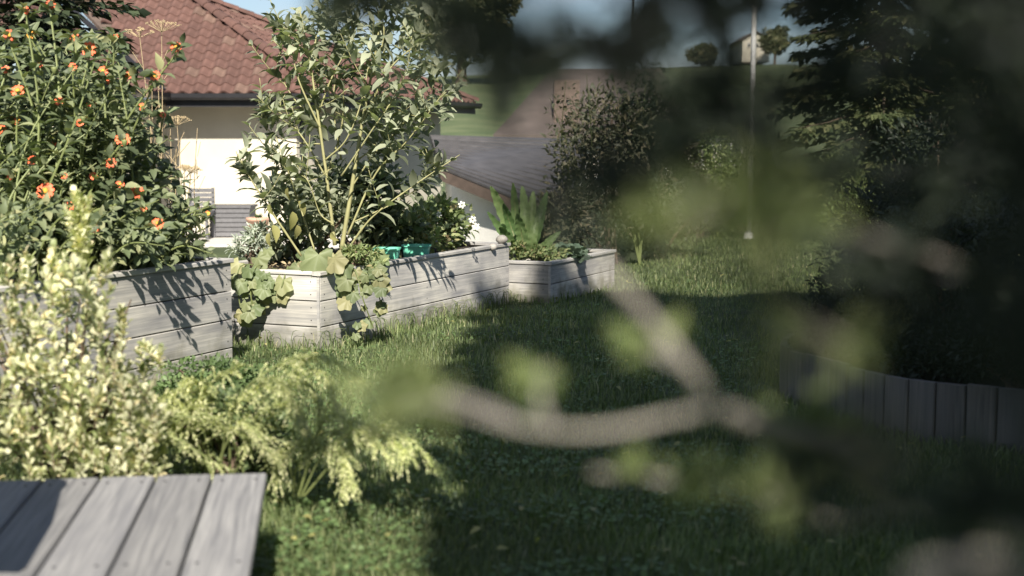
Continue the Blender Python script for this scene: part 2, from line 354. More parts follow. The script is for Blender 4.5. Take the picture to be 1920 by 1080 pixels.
# ------------------------------------------------------------------ raised beds
A24 = R(24); DV = Vector((math.sin(A24), math.cos(A24), 0)); EV = Vector((-math.cos(A24), math.sin(A24), 0))
def bevel_box(name, lx, ly, lz, m, r=.004):
    """box 0..lx, centred y, 0..lz, chamfered long edges"""
    y = ly / 2
    ring = [(-y + r, 0), (y - r, 0), (y, r), (y, lz - r), (y - r, lz), (-y + r, lz), (-y, lz - r), (-y, r)]
    b = MB(); b.prism([(0, a, z) for a, z in ring], [(lx, a, z) for a, z in ring]); return b.mesh(name, m)
def place(name, me, parent, p, dirv):
    x = Vector(dirv).normalized(); z = Vector((0, 0, 1)); y = z.cross(x).normalized()
    mt = Matrix(((x.x, y.x, z.x, p[0]), (x.y, y.y, z.y, p[1]), (x.z, y.z, z.z, p[2]), (0, 0, 0, 1)))
    return link(name, me, parent, mat=mt)
_b = MB(); _b.lathe([(.0045, -.001), (.0045, .0012), (.0, .0016)], 8); SCREW = _b.mesh('screw', M['gutter'])
def aim0(p, d):
    z = Vector(d).normalized(); x = z.orthogonal().normalized(); y = z.cross(x); p = Vector(p)
    return Matrix(((x.x, y.x, z.x, p.x), (x.y, y.y, z.y, p.y), (x.z, y.z, z.z, p.z), (0, 0, 0, 1)))
def raised_bed(corner, L, W, h, n, label, soil_drop=.07):
    """corner = near/outer corner, long side along DV, width along EV"""
    c = Vector((corner[0], corner[1], 0))
    t = thing('raised_bed', label, 'raised bed', c, 'weathered timber raised beds')
    th = .028; cap = .03; ph = (h - cap) / n; gap = .007
    if n == 3: ph = .19
    if n == 4: ph = .19
    if n == 2: ph = .185
    for side in range(4):
        if side == 0: a, dv, ln = c, DV, L           # right long face
        elif side == 1: a, dv, ln = c, EV, W         # near end
        elif side == 2: a, dv, ln = c + EV * W, DV, L
        else: a, dv, ln = c + DV * L, EV, W
        inw = {0: EV, 1: DV, 2: -EV, 3: -DV}[side]
        p0 = a + inw * (th / 2); st = dv * (.002 if side in (0, 2) else th + .002)
        l2 = ln - (.004 if side in (0, 2) else 2 * th + .004)
        for k in range(n):
            z1 = h - cap - k * ph; z0 = z1 - ph + gap
            me = bevel_box('plank', l2, th, z1 - z0, M['bed_wood'])
            pp = p0 + st; jit = inw * rnd(-.002, .002)
            pk = place('plank', me, t, (pp.x + jit.x, pp.y + jit.y, z0), dv)
            if side in (0, 1):
                for sx_ in ([.05, l2 * .5, l2 - .05] if side == 0 else [.05, l2 - .05]):
                    for sz_ in (.045, z1 - z0 - .045):
                        q_ = Vector((pp.x + jit.x, pp.y + jit.y, z0 + sz_)) + dv * sx_ - inw * (th / 2 + .0005); link('screw', SCREW, pk, mat=aim0(q_, -inw))
    # inner backing so that no light shows through the joints
    b = MB(); i = th + .004
    ring = [c + DV * i + EV * i, c + DV * (L - i) + EV * i, c + DV * (L - i) + EV * (W - i), c + DV * i + EV * (W - i)]
    hs = h - soil_drop
    nU, nV = int(L / .12), int(W / .12); vv = []; ff = []
    for u in range(nU + 1):
        for v in range(nV + 1):
            q = ring[0] + DV * ((L - 2 * i) * u / nU) + EV * ((W - 2 * i) * v / nV)
            edge = u in (0, nU) or v in (0, nV)
            vv.append((q.x, q.y, hs + (0 if edge else rnd(-.02, .035))))
    for u in range(nU):
        for v in range(nV):
            a_ = u * (nV + 1) + v; ff.append((a_, a_ + nV + 1, a_ + nV + 2, a_ + 1))
    b.add(vv, ff)
    for k in range(4):
        p, q = ring[k], ring[(k + 1) % 4]; b.add([(p.x, p.y, -.02), (q.x, q.y, -.02), (q.x, q.y, hs), (p.x, p.y, hs)], [(0, 1, 2, 3)])
    b.build('soil', M['soil'], t)
    # cap boards, overhang 12 mm
    cw = .075; ov = .014
    for side in range(4):
        if side == 0: a, dv, ln, inw = c - DV * ov, DV, L + 2 * ov, EV
        elif side == 1: a, dv, ln, inw = c + EV * (cw - ov + .002), EV, W - 2 * (cw - ov + .002), DV
        elif side == 2: a, dv, ln, inw = c + EV * W - DV * ov, DV, L + 2 * ov, -EV
        else: a, dv, ln, inw = c + DV * L + EV * (cw - ov + .002), EV, W - 2 * (cw - ov + .002), -DV
        p0 = a + inw * (cw / 2 - ov)
        me = bevel_box('cap_board', ln, cw, cap, M['bed_wood'], .005)
        place('cap_board', me, t, (p0.x, p0.y, h - cap + .001), dv)
    me = bevel_box('corner_strip', .022, .012, h - cap - .002, M['bed_wood'], .002)
    q = c - DV * .0065 + EV * .001
    place('corner_strip', me, t, (q.x, q.y, -.01), EV)
    return t
b2 = G(602, 657); b2c = Vector((b2[0], b2[1], 0)); H2 = .575
raised_bed(b2, 3.36, 1.1, H2, 3, 'three-plank grey timber raised bed in the middle, sunlit end facing the viewer, vines spilling over')
b1f = G(437, 693); H1 = .745
b1c = Vector((b1f[0], b1f[1], 0)) - DV * 3.6
raised_bed(b1c, 3.6, 1.15, H1, 4, 'tallest timber raised bed at the left, holding the orange-flowered plant, plant shadows on its side')
b3 = G(1033, 571); b3c = Vector((b3[0], b3[1], 0)); H3 = .40
raised_bed(b3, 1.75, 1.2, H3, 2, 'low two-plank timber raised bed farthest back, behind the end of the middle bed')

# ------------------------------------------------------------------ timber platform, added shadow-casting chair
ZD = .35
t = thing('timber_platform', 'low grey plank platform in the bottom left corner with a dark shadow on it', 'platform', (-1.7, 4.2, 0))
ang = R(7.5); pv = Vector((math.sin(-ang), math.cos(ang), 0)); pw = Vector((-math.cos(ang), -math.sin(ang), 0))
fr = G(500, 886, ZD); fr = Vector((fr[0], fr[1], 0))
for k in range(9):
    me = MB(); r = .006; x0, x1 = 0.0, .183
    ring = [(x0 + r, -.036), (x1 - r, -.036), (x1, -.036 + r), (x1, -r), (x1 - r, 0), (x0 + r, 0), (x0, -r), (x0, -.036 + r)]
    me.prism([(a, -2.3, z) for a, z in ring], [(a, 0, z) for a, z in ring])
    mm = me.mesh('plank', M['deck_wood'])
    q = fr + pw * (k * .1915 + .183)
    y = pv; x = -pw; z = Vector((0, 0, 1))
    q = q + pv * rnd(-.003, .003)
    zz_ = ZD + rnd(-.002, .001)
    pk = link('plank', mm, t, mat=Matrix(((x.x, y.x, 0, q.x), (x.y, y.y, 0, q.y), (0, 0, 1, zz_), (0, 0, 0, 1))))
    for yy in (-.09, -1.07, -2.07):
        for xx in (.035, .148): link('screw', SCREW, pk, mat=aim0(q + x * xx + y * yy + Vector((0, 0, zz_ + .0005)), (0, 0, 1)) @ Matrix.Scale(1.3, 4))
b = MB()
def obox(b, o0, u, v, lu, lv, z0, z1):
    a = [o0, o0 + u * lu, o0 + u * lu + v * lv, o0 + v * lv]
    b.prism([(q.x, q.y, z0) for q in a], [(q.x, q.y, z1) for q in a])
for yy in (-.12, -1.1, -2.1):
    b = MB(); obox(b, fr + pv * yy + pw * .04, pw, -pv, 1.6, .06, ZD - .13, ZD - .040); b.build('joist', M['deck_wood'], t)
for xx in (.06, 1.55):
    for yy in (-.14, -2.1):
        b = MB(); obox(b, fr + pv * yy + pw * xx, pw, -pv, .07, .07, -.02, ZD - .131); b.build('leg', M['deck_wood'], t)
# chair shape added outside the frame, cut so that its shadow falls on the planks
t = thing('shadow_chair', 'unseen green chair shape added to cast the shadow on the platform', 'shadow_chair', (-1.8, 3.3, ZD))
b = MB(); ring = [(-2.41, .60), (-1.31, .60), (-1.36, .92), (-1.44, 1.22)]
for k in range(7):
    a = math.pi / 2 * k / 6; ring.append((-1.55 + .11 * math.cos(a), 1.26 + .10 * math.sin(a)))
for k in range(7):
    a = math.pi / 2 + math.pi / 2 * k / 6; ring.append((-2.16 + .10 * math.cos(a), 1.26 + .10 * math.sin(a)))
b.prism([(x, 3.40 + (z - .4) * .1, z) for x, z in ring], [(x, 3.46 + (z - .4) * .1, z) for x, z in ring]); b.build('backrest', M['fabric'], t)
b = MB(); b.box(-2.32, -1.56, 2.85, 3.40, .66, .74); b.build('seat', M['fabric'], t)
for x in (-2.36, -1.53):
    b = MB(); b.box(x - .03, x + .03, 2.85, 3.42, .90, .935); b.build('armrest', M['deck_wood'], t)
    for y in (2.88, 3.36):
        b = MB(); b.box(x - .02, x + .02, y - .02, y + .02, ZD + .002, .898); b.build('leg', M['deck_wood'], t)
t = thing('garden_ball', 'dark green glazed ball on a stake at the very left edge', 'garden ornament', (-1.70, 4.5, 0))
b = MB(); b.lathe([(.072 * math.sin(math.pi * k / 12), -.072 * math.cos(math.pi * k / 12)) for k in range(13)], 20, (-1.71, 4.5, .74)); b.build('ball', plain('green_glaze', (.02, .10, .07), .2), t, True)
b = MB(); b.tube([(-1.71, 4.5, ZD), (-1.71, 4.5, .68)], .008, 8); b.build('stake', M['gutter'], t)

# ------------------------------------------------------------------ palisade
pts = catmull([(2.15, 9.35, 0), (1.78, 8.95, 0), (1.62, 8.35, 0), (1.74, 7.92, 0), (1.87, 7.5, 0), (2.05, 7.18, 0), (2.28, 6.98, 0), (2.6, 6.74, 0), (3.0, 6.55, 0), (3.6, 6.4, 0), (4.4, 6.5, 0)], 24)
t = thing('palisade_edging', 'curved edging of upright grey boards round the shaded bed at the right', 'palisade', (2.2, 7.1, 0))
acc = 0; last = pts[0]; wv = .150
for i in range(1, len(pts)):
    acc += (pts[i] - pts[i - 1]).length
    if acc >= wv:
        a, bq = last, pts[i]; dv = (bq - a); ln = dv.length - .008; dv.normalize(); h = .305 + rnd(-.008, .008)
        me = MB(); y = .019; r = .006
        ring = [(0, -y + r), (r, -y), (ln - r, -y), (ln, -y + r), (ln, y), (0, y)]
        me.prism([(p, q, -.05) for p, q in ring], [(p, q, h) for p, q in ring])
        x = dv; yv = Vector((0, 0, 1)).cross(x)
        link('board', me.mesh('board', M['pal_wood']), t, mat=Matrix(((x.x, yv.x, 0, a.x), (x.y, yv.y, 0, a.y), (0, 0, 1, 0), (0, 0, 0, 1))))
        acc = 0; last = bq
cen = Vector((4.4, 9.0, 0)); vv = [(cen.x, cen.y, .30)]; rp = [p + (cen - p).normalized() * .03 for p in pts[::6]]
rp += [Vector((7.5, 7.5, 0)), Vector((7.5, 12, 0)), Vector((4, 12, 0)), Vector((2.6, 10.2, 0))]
vv += [(p.x, p.y, .24) for p in rp]; n = len(rp)
o = link('planting_bed_soil', mesh('planting_bed_soil', vv + [(p.x, p.y, -.05) for p in rp], [(0, 1 + i, 1 + (i + 1) % n) for i in range(n)] + [(1 + i, 1 + n + i, 1 + n + (i + 1) % n, 1 + (i + 1) % n) for i in range(n)], M['soil']))
tag(o, kind='structure')

# ------------------------------------------------------------------ house
ZE = 2.36
def tile_mesh(name, m, w_=.235, l=.30):
    v = []; f = []; k = 6
    for j, (yy, z) in enumerate([(-.02, -.012), (-.02, .022), (l, .004)]):
        for i in range(k + 1):
            t_ = i / k; v.append((w_ * (t_ - .0) , yy, z + .030 * math.sin(t_ * 2 * math.pi) * (1 if j else .9)))
    for j in range(2):
        for i in range(k): a = j * (k + 1) + i; f.append((a, a + 1, a + k + 2, a + k + 1))
    return mesh(name, v, f, m, False)
TILE = tile_mesh('roof_tile', M['tile']); TILEP = tile_mesh('roof_tile', M['tile_pale'])
def np_mesh(me):
    v = np.zeros(len(me.vertices) * 3); me.vertices.foreach_get('co', v); return v.reshape(-1, 3), np.array([list(p.vertices) for p in me.polygons])
TV, TF = np_mesh(TILE)
def roof_plane(parent, o0, u, up, inside, nrow, c0, c1, ind):
    """tiles on the plane at o0 with eave direction u and up-slope unit vector up; inside(a,b) in plane metres"""
    u = Vector(u).normalized(); up = Vector(up).normalized(); nrm = u.cross(up)
    if nrm.z < 0: nrm = -nrm; 
    mats = []
    for r in range(nrow):
        for c in range(c0, c1):
            a = c * .23; b_ = r * .265
            if inside(a + .115, b_ + .10):
                p = o0 + u * a + up * b_ + nrm * rnd(-.003, .004)
                mats.append((p, u, up, nrm))
    def key(q):
        p = q[0]; px = 960 + F * p.x / p.y; py = 270 - F * (p.z - 1.5) / p.y
        return -100 if (px < 130 or py < -10 or px > 900) else -p.y + (0 if px < 620 else -3)
    mats.sort(key=key, reverse=True)
    for k, (p, x, y, z) in enumerate(mats[:ind]):
        link('roof_tile', TILEP if random.random() < .08 else TILE, parent, mat=Matrix(((x.x, y.x, z.x, p.x), (x.y, y.y, z.y, p.y), (x.z, y.z, z.z, p.z), (0, 0, 0, 1))))
    rest = mats[ind:]
    if rest:
        A = np.array([[[x[i], y[i], z[i]] for i in range(3)] for p, x, y, z in rest]); pp = np.array([list(p) for p, *_ in rest])
        VV = np.einsum('nij,kj->nki', A, TV) + pp[:, None, :]; FF = TF[None] + (np.arange(len(rest)) * len(TV))[:, None, None]
        o = link('roof_tile_field', fast_mesh('roof_tile_field', VV.reshape(-1, 3), 4, FF, M['tile']), parent); o['kind'] = 'stuff'
house = thing('house', 'cream rendered house with a hipped red tiled roof and dark gutter behind the flowers', 'house', (-5.5, 26, 0))
# walls: projecting wing, main block, left wing
b = MB(); b.box(-6.25, -3.72, 24.7, 31, -1.6, ZE + .05); b.build('wall', M['wall'], house)
b = MB(); b.prism([(-3.715, 24.72, -1.6), (-1.5, 30.0, -1.6), (-3.715, 31, -1.6)], [(-3.715, 24.72, ZE - .16), (-1.5, 30.0, ZE - .16), (-3.715, 31, ZE - .16)]); b.build('wall', M['wall'], house)
b = MB(); b.box(-12.5, -6.252, 20.2, 38, -1.6, ZE + .05); b.build('wall', M['wall'], house)
# wing front roof: eave y=24, from x=-5.65 to -3.15, slope t
tt = .67; th_ = math.atan(tt); B = Vector((-3.15, 24.0, ZE)); Aq = Vector((-5.80, 24.0, ZE))
up = Vector((0, math.cos(th_), math.sin(th_))); cs = math.cos(th_)
def sheet(pts_, m, name='roof_deck'):
    b = MB(); lo = [Vector(p) - Vector((0, 0, .05)) for p in pts_]; b.prism([tuple(p - Vector((0, 0, .07))) for p in lo], [tuple(p) for p in lo]); return b.build(name, m, house)
apex = Vector((B.x - 2.85, B.y + 2.85, ZE + 2.85 * tt))
sheet([Aq, B, apex, Vector((Aq.x - 2.4, Aq.y + 2.85, apex.z))], M['brown_wood'])
roof_plane(house, Aq, (1, 0, 0), up, lambda a, b_: (a < (B.x - Aq.x) - b_ * cs) and a > -b_ * cs * .80, 13, -14, 12, 190)
# right-hand roof plane, eave running back and to the right
C_ = Vector((-.74, 29.8, ZE)); uR = (C_ - B).normalized(); apx = apex - B; upR = (apx - uR * apx.dot(uR)).normalized(); Lr = (C_ - B).length; ah, av = apx.dot(uR), apx.dot(upR)
sheet([B, C_, apex], M['brown_wood'])
roof_plane(house, B, uR, upR, lambda a, b_: ah * b_ / av < a < Lr - (Lr - ah) * b_ / av and b_ < av, int(av / .265) + 1, -8, 32, 90)
sheet([C_, Vector((-4.5, 34.5, ZE)), apex], M['brown_wood'])
# left wing plane facing +x, eave x=-5.62 running toward the viewer
t2 = .62; th2 = math.atan(t2); up2 = Vector((-math.cos(th2), 0, math.sin(th2)))
Z0 = Vector((-5.82, 19.4, ZE)); 
sheet([Z0, Vector((-5.82, 24, ZE)), Vector((-9.1, 27.6, ZE + 3.46 * t2)), Vector((-9.1, 19.4, ZE + 3.46 * t2))], M['brown_wood'])
roof_plane(house, Z0, (0, 1, 0), up2, lambda a, b_: a < 4.6 + b_ * math.cos(th2) * .95 and b_ < 4.05, 16, 0, 36, 80)
# ridge tiles along the hips
def ridge(a, b_, n, ind=True):
    a, b_ = Vector(a), Vector(b_); d = (b_ - a).normalized(); L_ = (b_ - a).length / n
    for k in range(n):
        m_ = MB(); x = d.cross(Vector((0, 0, 1))).normalized(); z = x.cross(d)
        r0, r1 = .125, .105; ra = []; rb = []
        for q in range(7):
            an = math.pi * q / 6
            ra.append(Vector((math.cos(an) * r0, 0, math.sin(an) * r0 * .8))); rb.append(Vector((math.cos(an) * r1, 0, math.sin(an) * r1 * .8)))
        p0 = a + d * (k * L_); p1 = a + d * ((k + 1.12) * L_)
        v = [tuple(x * q.x + z * q.z) for q in ra] + [tuple((p1 - p0) + x * q.x + z * q.z) for q in rb]
        m_.add(v, [(i, i + 1, i + 8, i + 7) for i in range(6)])
        link('ridge_tile', m_.mesh('ridge_tile', M['tile'], True), house, loc=p0)
ridge(B + Vector((0, 0, .02)), apex + Vector((0, 0, .02)), 13)
ridge(C_ + Vector((0, 0, .02)), apex + Vector((0, 0, .02)), 20)
ridge(apex + Vector((-5, .0, .02)), apex + Vector((-.1, 0, .02)), 14)
b = MB(); q0 = Aq + Vector((-.02, 0, .02)); q1 = Vector((-9.0, 27.5, ZE + 2.25)); b.tube([q0, q1], .05, 6); b.build('valley_flashing', M['gutter'], house)
# gutter, fascia, soffit
def gutter(a, b_, out):
    a, b_, out = Vector(a), Vector(b_), Vector(out)
    m_ = MB(); prof = [(0.0, .0), (.01, -.07), (.05, -.11), (.10, -.11), (.14, -.07), (.15, .0), (.135, .0), (.125, -.065), (.09, -.095), (.055, -.095), (.025, -.065), (.015, 0)]
    m_.prism([tuple(a + out * p + Vector((0, 0, z - .02))) for p, z in prof], [tuple(b_ + out * p + Vector((0, 0, z - .02))) for p, z in prof]); m_.build('gutter', M['gutter'], house)
    m_ = MB(); i = -out * .02
    q = [a + i, b_ + i, b_ + i * 2.5, a + i * 2.5]
    m_.prism([tuple(p + Vector((0, 0, -.24))) for p in q], [tuple(p + Vector((0, 0, -.055))) for p in q]); m_.build('fascia', M['gutter'], house)
gutter(Aq + Vector((.0, 0, 0)), B, (0, -1, 0)); gutter(B, C_, (uR.y, -uR.x, 0)); gutter(Z0, Vector((-5.82, 23.84, ZE)), (1, 0, 0))
b = MB(); b.box(-6.2, -3.2, 24.05, 24.69, ZE - .20, ZE - .17); b.box(-6.24, -5.86, 19.5, 24.0, ZE - .20, ZE - .17); b.build('soffit', M['brown_wood'], house)
b = MB(); b.tube([(-3.62, 24.62, ZE - .2), (-3.62, 24.62, -.2)], .04, 8); b.build('downpipe', M['gutter'], house)
pa = P(258, 186, 19.0)
b = MB(); b.box(pa[0] - .12, pa[0] + .10, 19.0, 19.3, pa[2] - .03, pa[2] + .04); o = b.build('white_pipe', M['white'], house)  # short white pipe piece at the eave, gives no light
b = MB(); b.box(-12.6, -2.3, 20.9, 24.69, -1.7, .02); b.box(-6.24, -2.3, 20.3, 20.9, -1.7, .0); tag(b.build('patio', M['patio']), kind='structure')
# slatted storage box, rattan chair, pot on patio
t = thing('storage_box', 'dark grey slatted storage box standing against the cream house wall', 'storage box', (-4.1, 23.2, .02))
x0 = P(392, 400, 22.6)[0]; x1 = P(468, 400, 22.6)[0]; zt = P(430, 388, 22.6)[2]
nsl = 6; hh = (zt - .06) / nsl
for k in range(nsl): 
    b = MB(); b.box(x0, x1, 22.6, 22.63, .04 + k * hh, .04 + (k + 1) * hh - .012); b.build('slat', M['dark_plastic'], t)
b = MB(); b.box(x0 + .01, x1 - .01, 22.632, 23.2, .03, zt - .02); b.build('body', M['dark_plastic'], t)
b = MB(); b.box(x0 - .02, x1 + .02, 22.58, 23.22, zt - .018, zt + .02); b.build('lid', M['dark_plastic'], t)
t = thing('patio_chair', 'dark grey high-backed patio chair left of the slatted storage box', 'chair', (-4.9, 22.4, .02))
xa = P(345, 360, 22.2)[0]; xb = P(394, 360, 22.2)[0]; zt2 = P(345, 353, 22.2)[2]
nb = 5
for k in range(nb):
    z0_ = .45 + (zt2 - .45) * k / nb; b = MB(); b.box(xa, xb, 22.5, 22.53, z0_, z0_ + (zt2 - .45) / nb - .012); b.build('back_slat', M['dark_plastic'], t)
b = MB(); b.box(xa - .05, xb, 22.0, 22.49, .38, .44); b.build('seat', M['dark_plastic'], t)
for x in (xa + .02, xb - .03):
    b = MB(); b.box(x - .02, x + .02, 22.535, 22.57, .022, zt2); b.build('rear_leg', M['dark_plastic'], t)
    b = MB(); b.box(x - .02, x + .02, 22.02, 22.06, .022, .378); b.build('leg', M['dark_plastic'], t)
t = thing('plant_pot', 'pale terracotta pot on the patio right of the storage box', 'plant pot', (P(484, 430, 22)[0], 22, .02))
pp = Vector(t.location); b = MB(); b.lathe([(0, .0), (.13, .0), (.17, .30), (.185, .30), (.185, .35), (.16, .35), (.155, .28), (0, .28)], 24, pp); b.build('pot', M['terracotta'], t, True)
lv = Leaves()
for k in range(90): a = rnd(0, 6.28); e = rnd(.2, 1.4); lv.add(pp + Vector((0, 0, .27)), (math.cos(a) * math.cos(e), math.sin(a) * math.cos(e), math.sin(e)), rnd(.08, .18))
lv.emit(LA, M['hedge'], t, 0, 'leaf', 'foliage')

# ------------------------------------------------------------------ other buildings
t = thing('garage', 'low building with a dark grey roof and white wall between tall shrub and broad-leaved plant', 'building', (-.2, 23, -1.4))
TL, TR, BL, BR = [Vector(P(*q)) for q in [(806, 254, 25.5), (1090, 262, 25.0), (826, 318, 22.0), (1085, 424, 19.6)]]
nrow = 15
for k in range(nrow):       # overlapping roof courses
    f0, f1 = k / nrow, min(1, (k + 1.2) / nrow); l0, l1, r0, r1 = BL.lerp(TL, f0), BL.lerp(TL, f1), BR.lerp(TR, f0), BR.lerp(TR, f1)
    zz = lambda p, d: (p.x, p.y, p.z + d)
    b = MB(); b.prism([zz(l0, .010), zz(l1, 0), zz(l1, .012), zz(l0, .045)], [zz(r0, .010), zz(r1, 0), zz(r1, .012), zz(r0, .045)]); b.build('roof_course', M['slate'], t)
bk = Vector((0, 3.2, -.9))
b = MB(); b.add([tuple(BL - Vector((0, 0, .01))), tuple(BR - Vector((0, 0, .01))), tuple(TR - Vector((0, 0, .01))), tuple(TL - Vector((0, 0, .01))), tuple(TR + bk), tuple(TL + bk)], [(0, 1, 2, 3), (3, 2, 4, 5)]); b.build('roof_body', M['slate'], t)
dd = Vector((0, -.02, 0)); b = MB(); dn = Vector((0, 0, -.17))
b.prism([tuple(BL + dd), tuple(BL + dd + dn), tuple(BL + dn + Vector((0, .05, 0))), tuple(BL + Vector((0, .05, -.012)))], [tuple(BR + dd), tuple(BR + dd + dn), tuple(BR + dn + Vector((0, .05, 0))), tuple(BR + Vector((0, .05, -.012)))]); b.build('fascia', M['brown_wood'], t)
i_ = Vector((.15, .45, 0)); w4 = [BL + i_, BR + Vector((-.15, .45, 0)), TR + Vector((-.15, 2.6, -.8)), TL + Vector((.15, 2.6, -.8))]
b = MB(); b.prism([(q.x, q.y, -1.7) for q in w4], [(q.x, q.y, q.z - (.02 if n_ > 1 else .05)) for n_, q in enumerate(w4)]); b.build('wall', M['white'], t)

def hip_house(name, label, x0, x1, y0, y1, zb, zeave, zr_, rx0, rx1, roof, wall, ov=.6, nwin=0, cat='building', rows=0):
    t = thing(name, label, cat, ((x0 + x1) / 2, (y0 + y1) / 2, zb))
    b = MB(); b.box(x0, x1, y0, y1, zb, zeave); b.build('wall', wall, t)
    ym = (y0 + y1) / 2
    a = [(x0 - ov, y0 - ov, zeave - .1), (x1 + ov, y0 - ov, zeave - .1), (x1 + ov, y1 + ov, zeave - .1), (x0 - ov, y1 + ov, zeave - .1), (rx0, ym, zr_), (rx1, ym, zr_)]
    a += [(p[0], p[1], p[2] - .15) for p in a[:4]]
    b = MB(); b.add(a, [(0, 1, 5, 4), (1, 2, 5), (2, 3, 4, 5), (3, 0, 4), (6, 7, 1, 0), (7, 8, 2, 1), (8, 9, 3, 2), (9, 6, 0, 3), (9, 8, 7, 6)]); b.build('roof', roof, t)
    for k in range(rows):
        f = (k + .5) / rows; y = y0 - ov + (ym - y0 + ov) * f; z = zeave - .1 + (zr_ - zeave + .1) * f
        xa_ = x0 - ov + (rx0 - x0 + ov) * f; xb_ = x1 + ov + (rx1 - x1 - ov) * f
        b = MB(); b.box(xa_, xb_, y - .02, y + .12, z + .0, z + .05); b.build('tile_course', roof, t)
    for k in range(nwin):
        xw = x0 + (x1 - x0) * (k + .5) / nwin; zc = (max(zb, zeave - 2.2) + zeave) / 2
        b = MB(); b.box(xw - .5, xw + .5, y0 - .04, y0 - .003, zc - .6, zc + .6); wn = b.build('window', M['white'], t)
        b = MB(); b.box(xw - .42, xw - .03, y0 - .055, y0 - .042, zc - .52, zc + .52); b.build('pane', M['glass'], wn)
        b = MB(); b.box(xw + .03, xw + .42, y0 - .055, y0 - .042, zc - .52, zc + .52); b.build('pane', M['glass'], wn)
    return t
# big farmhouse roof behind (brown)
Yb = 44
xa, xb = P(925, 240, Yb)[0], P(1300, 240, Yb)[0]; ze_ = P(1000, 252, Yb)[2]; zt_ = P(1000, 126, Yb + 5)[2]
bt = hip_house('farmhouse', 'farmhouse with a big plain brown roof behind the climbing plants', xa + .6, xb - .6, Yb + .6, Yb + 10.6, -1.5, ze_ + .1, zt_, P(1035, 130, Yb + 5)[0], P(1242, 130, Yb + 5)[0], M['brown_roof'], M['wall'], nwin=4, rows=0)
q = P(1062, 180, 45.2); b = MB(); b.box(q[0] - .4, q[0] + .4, 44.9, 45.9, q[2] - .9, q[2] + .5); b.build('chimney', M['brown_wood'], bt)
Yb = 60
hip_house('barn', 'far low building with a brown roof right of the farmhouse', P(1290, 230, Yb)[0], P(1400, 230, Yb)[0], Yb, Yb + 7, -1, P(1, 236, Yb)[2], P(1, 180, Yb + 3)[2], P(1310, 0, Yb)[0], P(1380, 0, Yb)[0], M['brown_roof'], M['wall'], nwin=2)
# gabled house on the hill
def gable(name, label, pxa, pxb, pye, pyr, pyb, Y, dep, wall, roof):
    xa, xb = P(pxa, 0, Y)[0], P(pxb, 0, Y)[0]; ze = P(0, pye, Y)[2]; zr = P(0, pyr, Y)[2]; zb = P(0, pyb, Y)[2] - 1.5; xm = (xa + xb) / 2
    t = thing(name, label, 'house', (xm, Y, zb))
    b = MB(); b.prism([(xa, Y, zb), (xb, Y, zb), (xb, Y, ze), (xm, Y, zr), (xa, Y, ze)], [(xa, Y + dep, zb), (xb, Y + dep, zb), (xb, Y + dep, ze), (xm, Y + dep, zr), (xa, Y + dep, ze)]); b.build('wall', wall, t)
    o_ = (xb - xa) * .12; s_ = (zr - ze) / (xm - xa); th = (xb - xa) * .03
    for sg in (-1, 1):
        xe = xm + sg * ((xb - xa) / 2 + o_); zee = ze - s_ * o_
        b = MB(); b.prism([(xm, Y - o_, zr + .01), (xe, Y - o_, zee + .01), (xe, Y - o_, zee + th), (xm, Y - o_, zr + th)], [(xm, Y + dep, zr + .01), (xe, Y + dep, zee + .01), (xe, Y + dep, zee + th), (xm, Y + dep, zr + th)]); b.build('roof', roof, t)
    W_ = xb - xa
    for fx in (.25, .55, .8):
        for fz in (.25,):
            zc = ze - (ze - zb) * fz; b = MB(); b.box(xa + W_ * fx - W_ * .06, xa + W_ * fx + W_ * .06, Y - .08, Y - .01, zc - W_ * .08, zc + W_ * .08); wn = b.build('window', M['white'], t)
            b = MB(); b.box(xa + W_ * fx - W_ * .045, xa + W_ * fx + W_ * .045, Y - .12, Y - .085, zc - W_ * .065, zc + W_ * .065); b.build('pane', M['glass'], wn)
gable('hill_house', 'small cream gabled house on the hilltop beside the pale pole', 1392, 1444, 74, 58, 96, 190, 12, M['wall'], M['brown_wood'])
gable('brick_house', 'pinkish tiled house at the right edge of the frame behind dark trees', 1888, 2010, 120, 60, 230, 40, 8, M['terracotta'], M['brown_roof'])

# ------------------------------------------------------------------ poles
t = thing('flagpole', 'tall pale metal pole standing on the far lawn', 'pole', G(1404, 447)); q0 = Vector(G(1404, 447)); q1 = q0 + Vector((.06, 0, 8.0))
b = MB(); b.tube([q0, q1], [.048, .034], 12); b.build('pole', M['pole'], t, True)
b = MB(); b.lathe([(0, .10), (.06, .10), (.09, 0)], 16, q0); b.build('base', M['pole'], t)
b = MB(); b.tube([q0 + Vector((.02, -.05, 1.2)), q0 + Vector((.02, -.05, 1.35))], .012, 6); b.build('cleat', M['pole'], t)
t = thing('antenna_mast', 'thin dark mast rising above the farmhouse roof', 'mast', P(1187, 130, 50)); b = MB()
q = Vector(P(1187, 135, 50)); b.tube([q - Vector((0, 0, .8)), q + Vector((0, 0, 5))], .045, 6); b.build('mast', M['gutter'], t)
b = MB(); b.tube([q + Vector((-.5, 0, 3)), q + Vector((.5, 0, 3))], .02, 5); b.build('crossbar', M['gutter'], t)

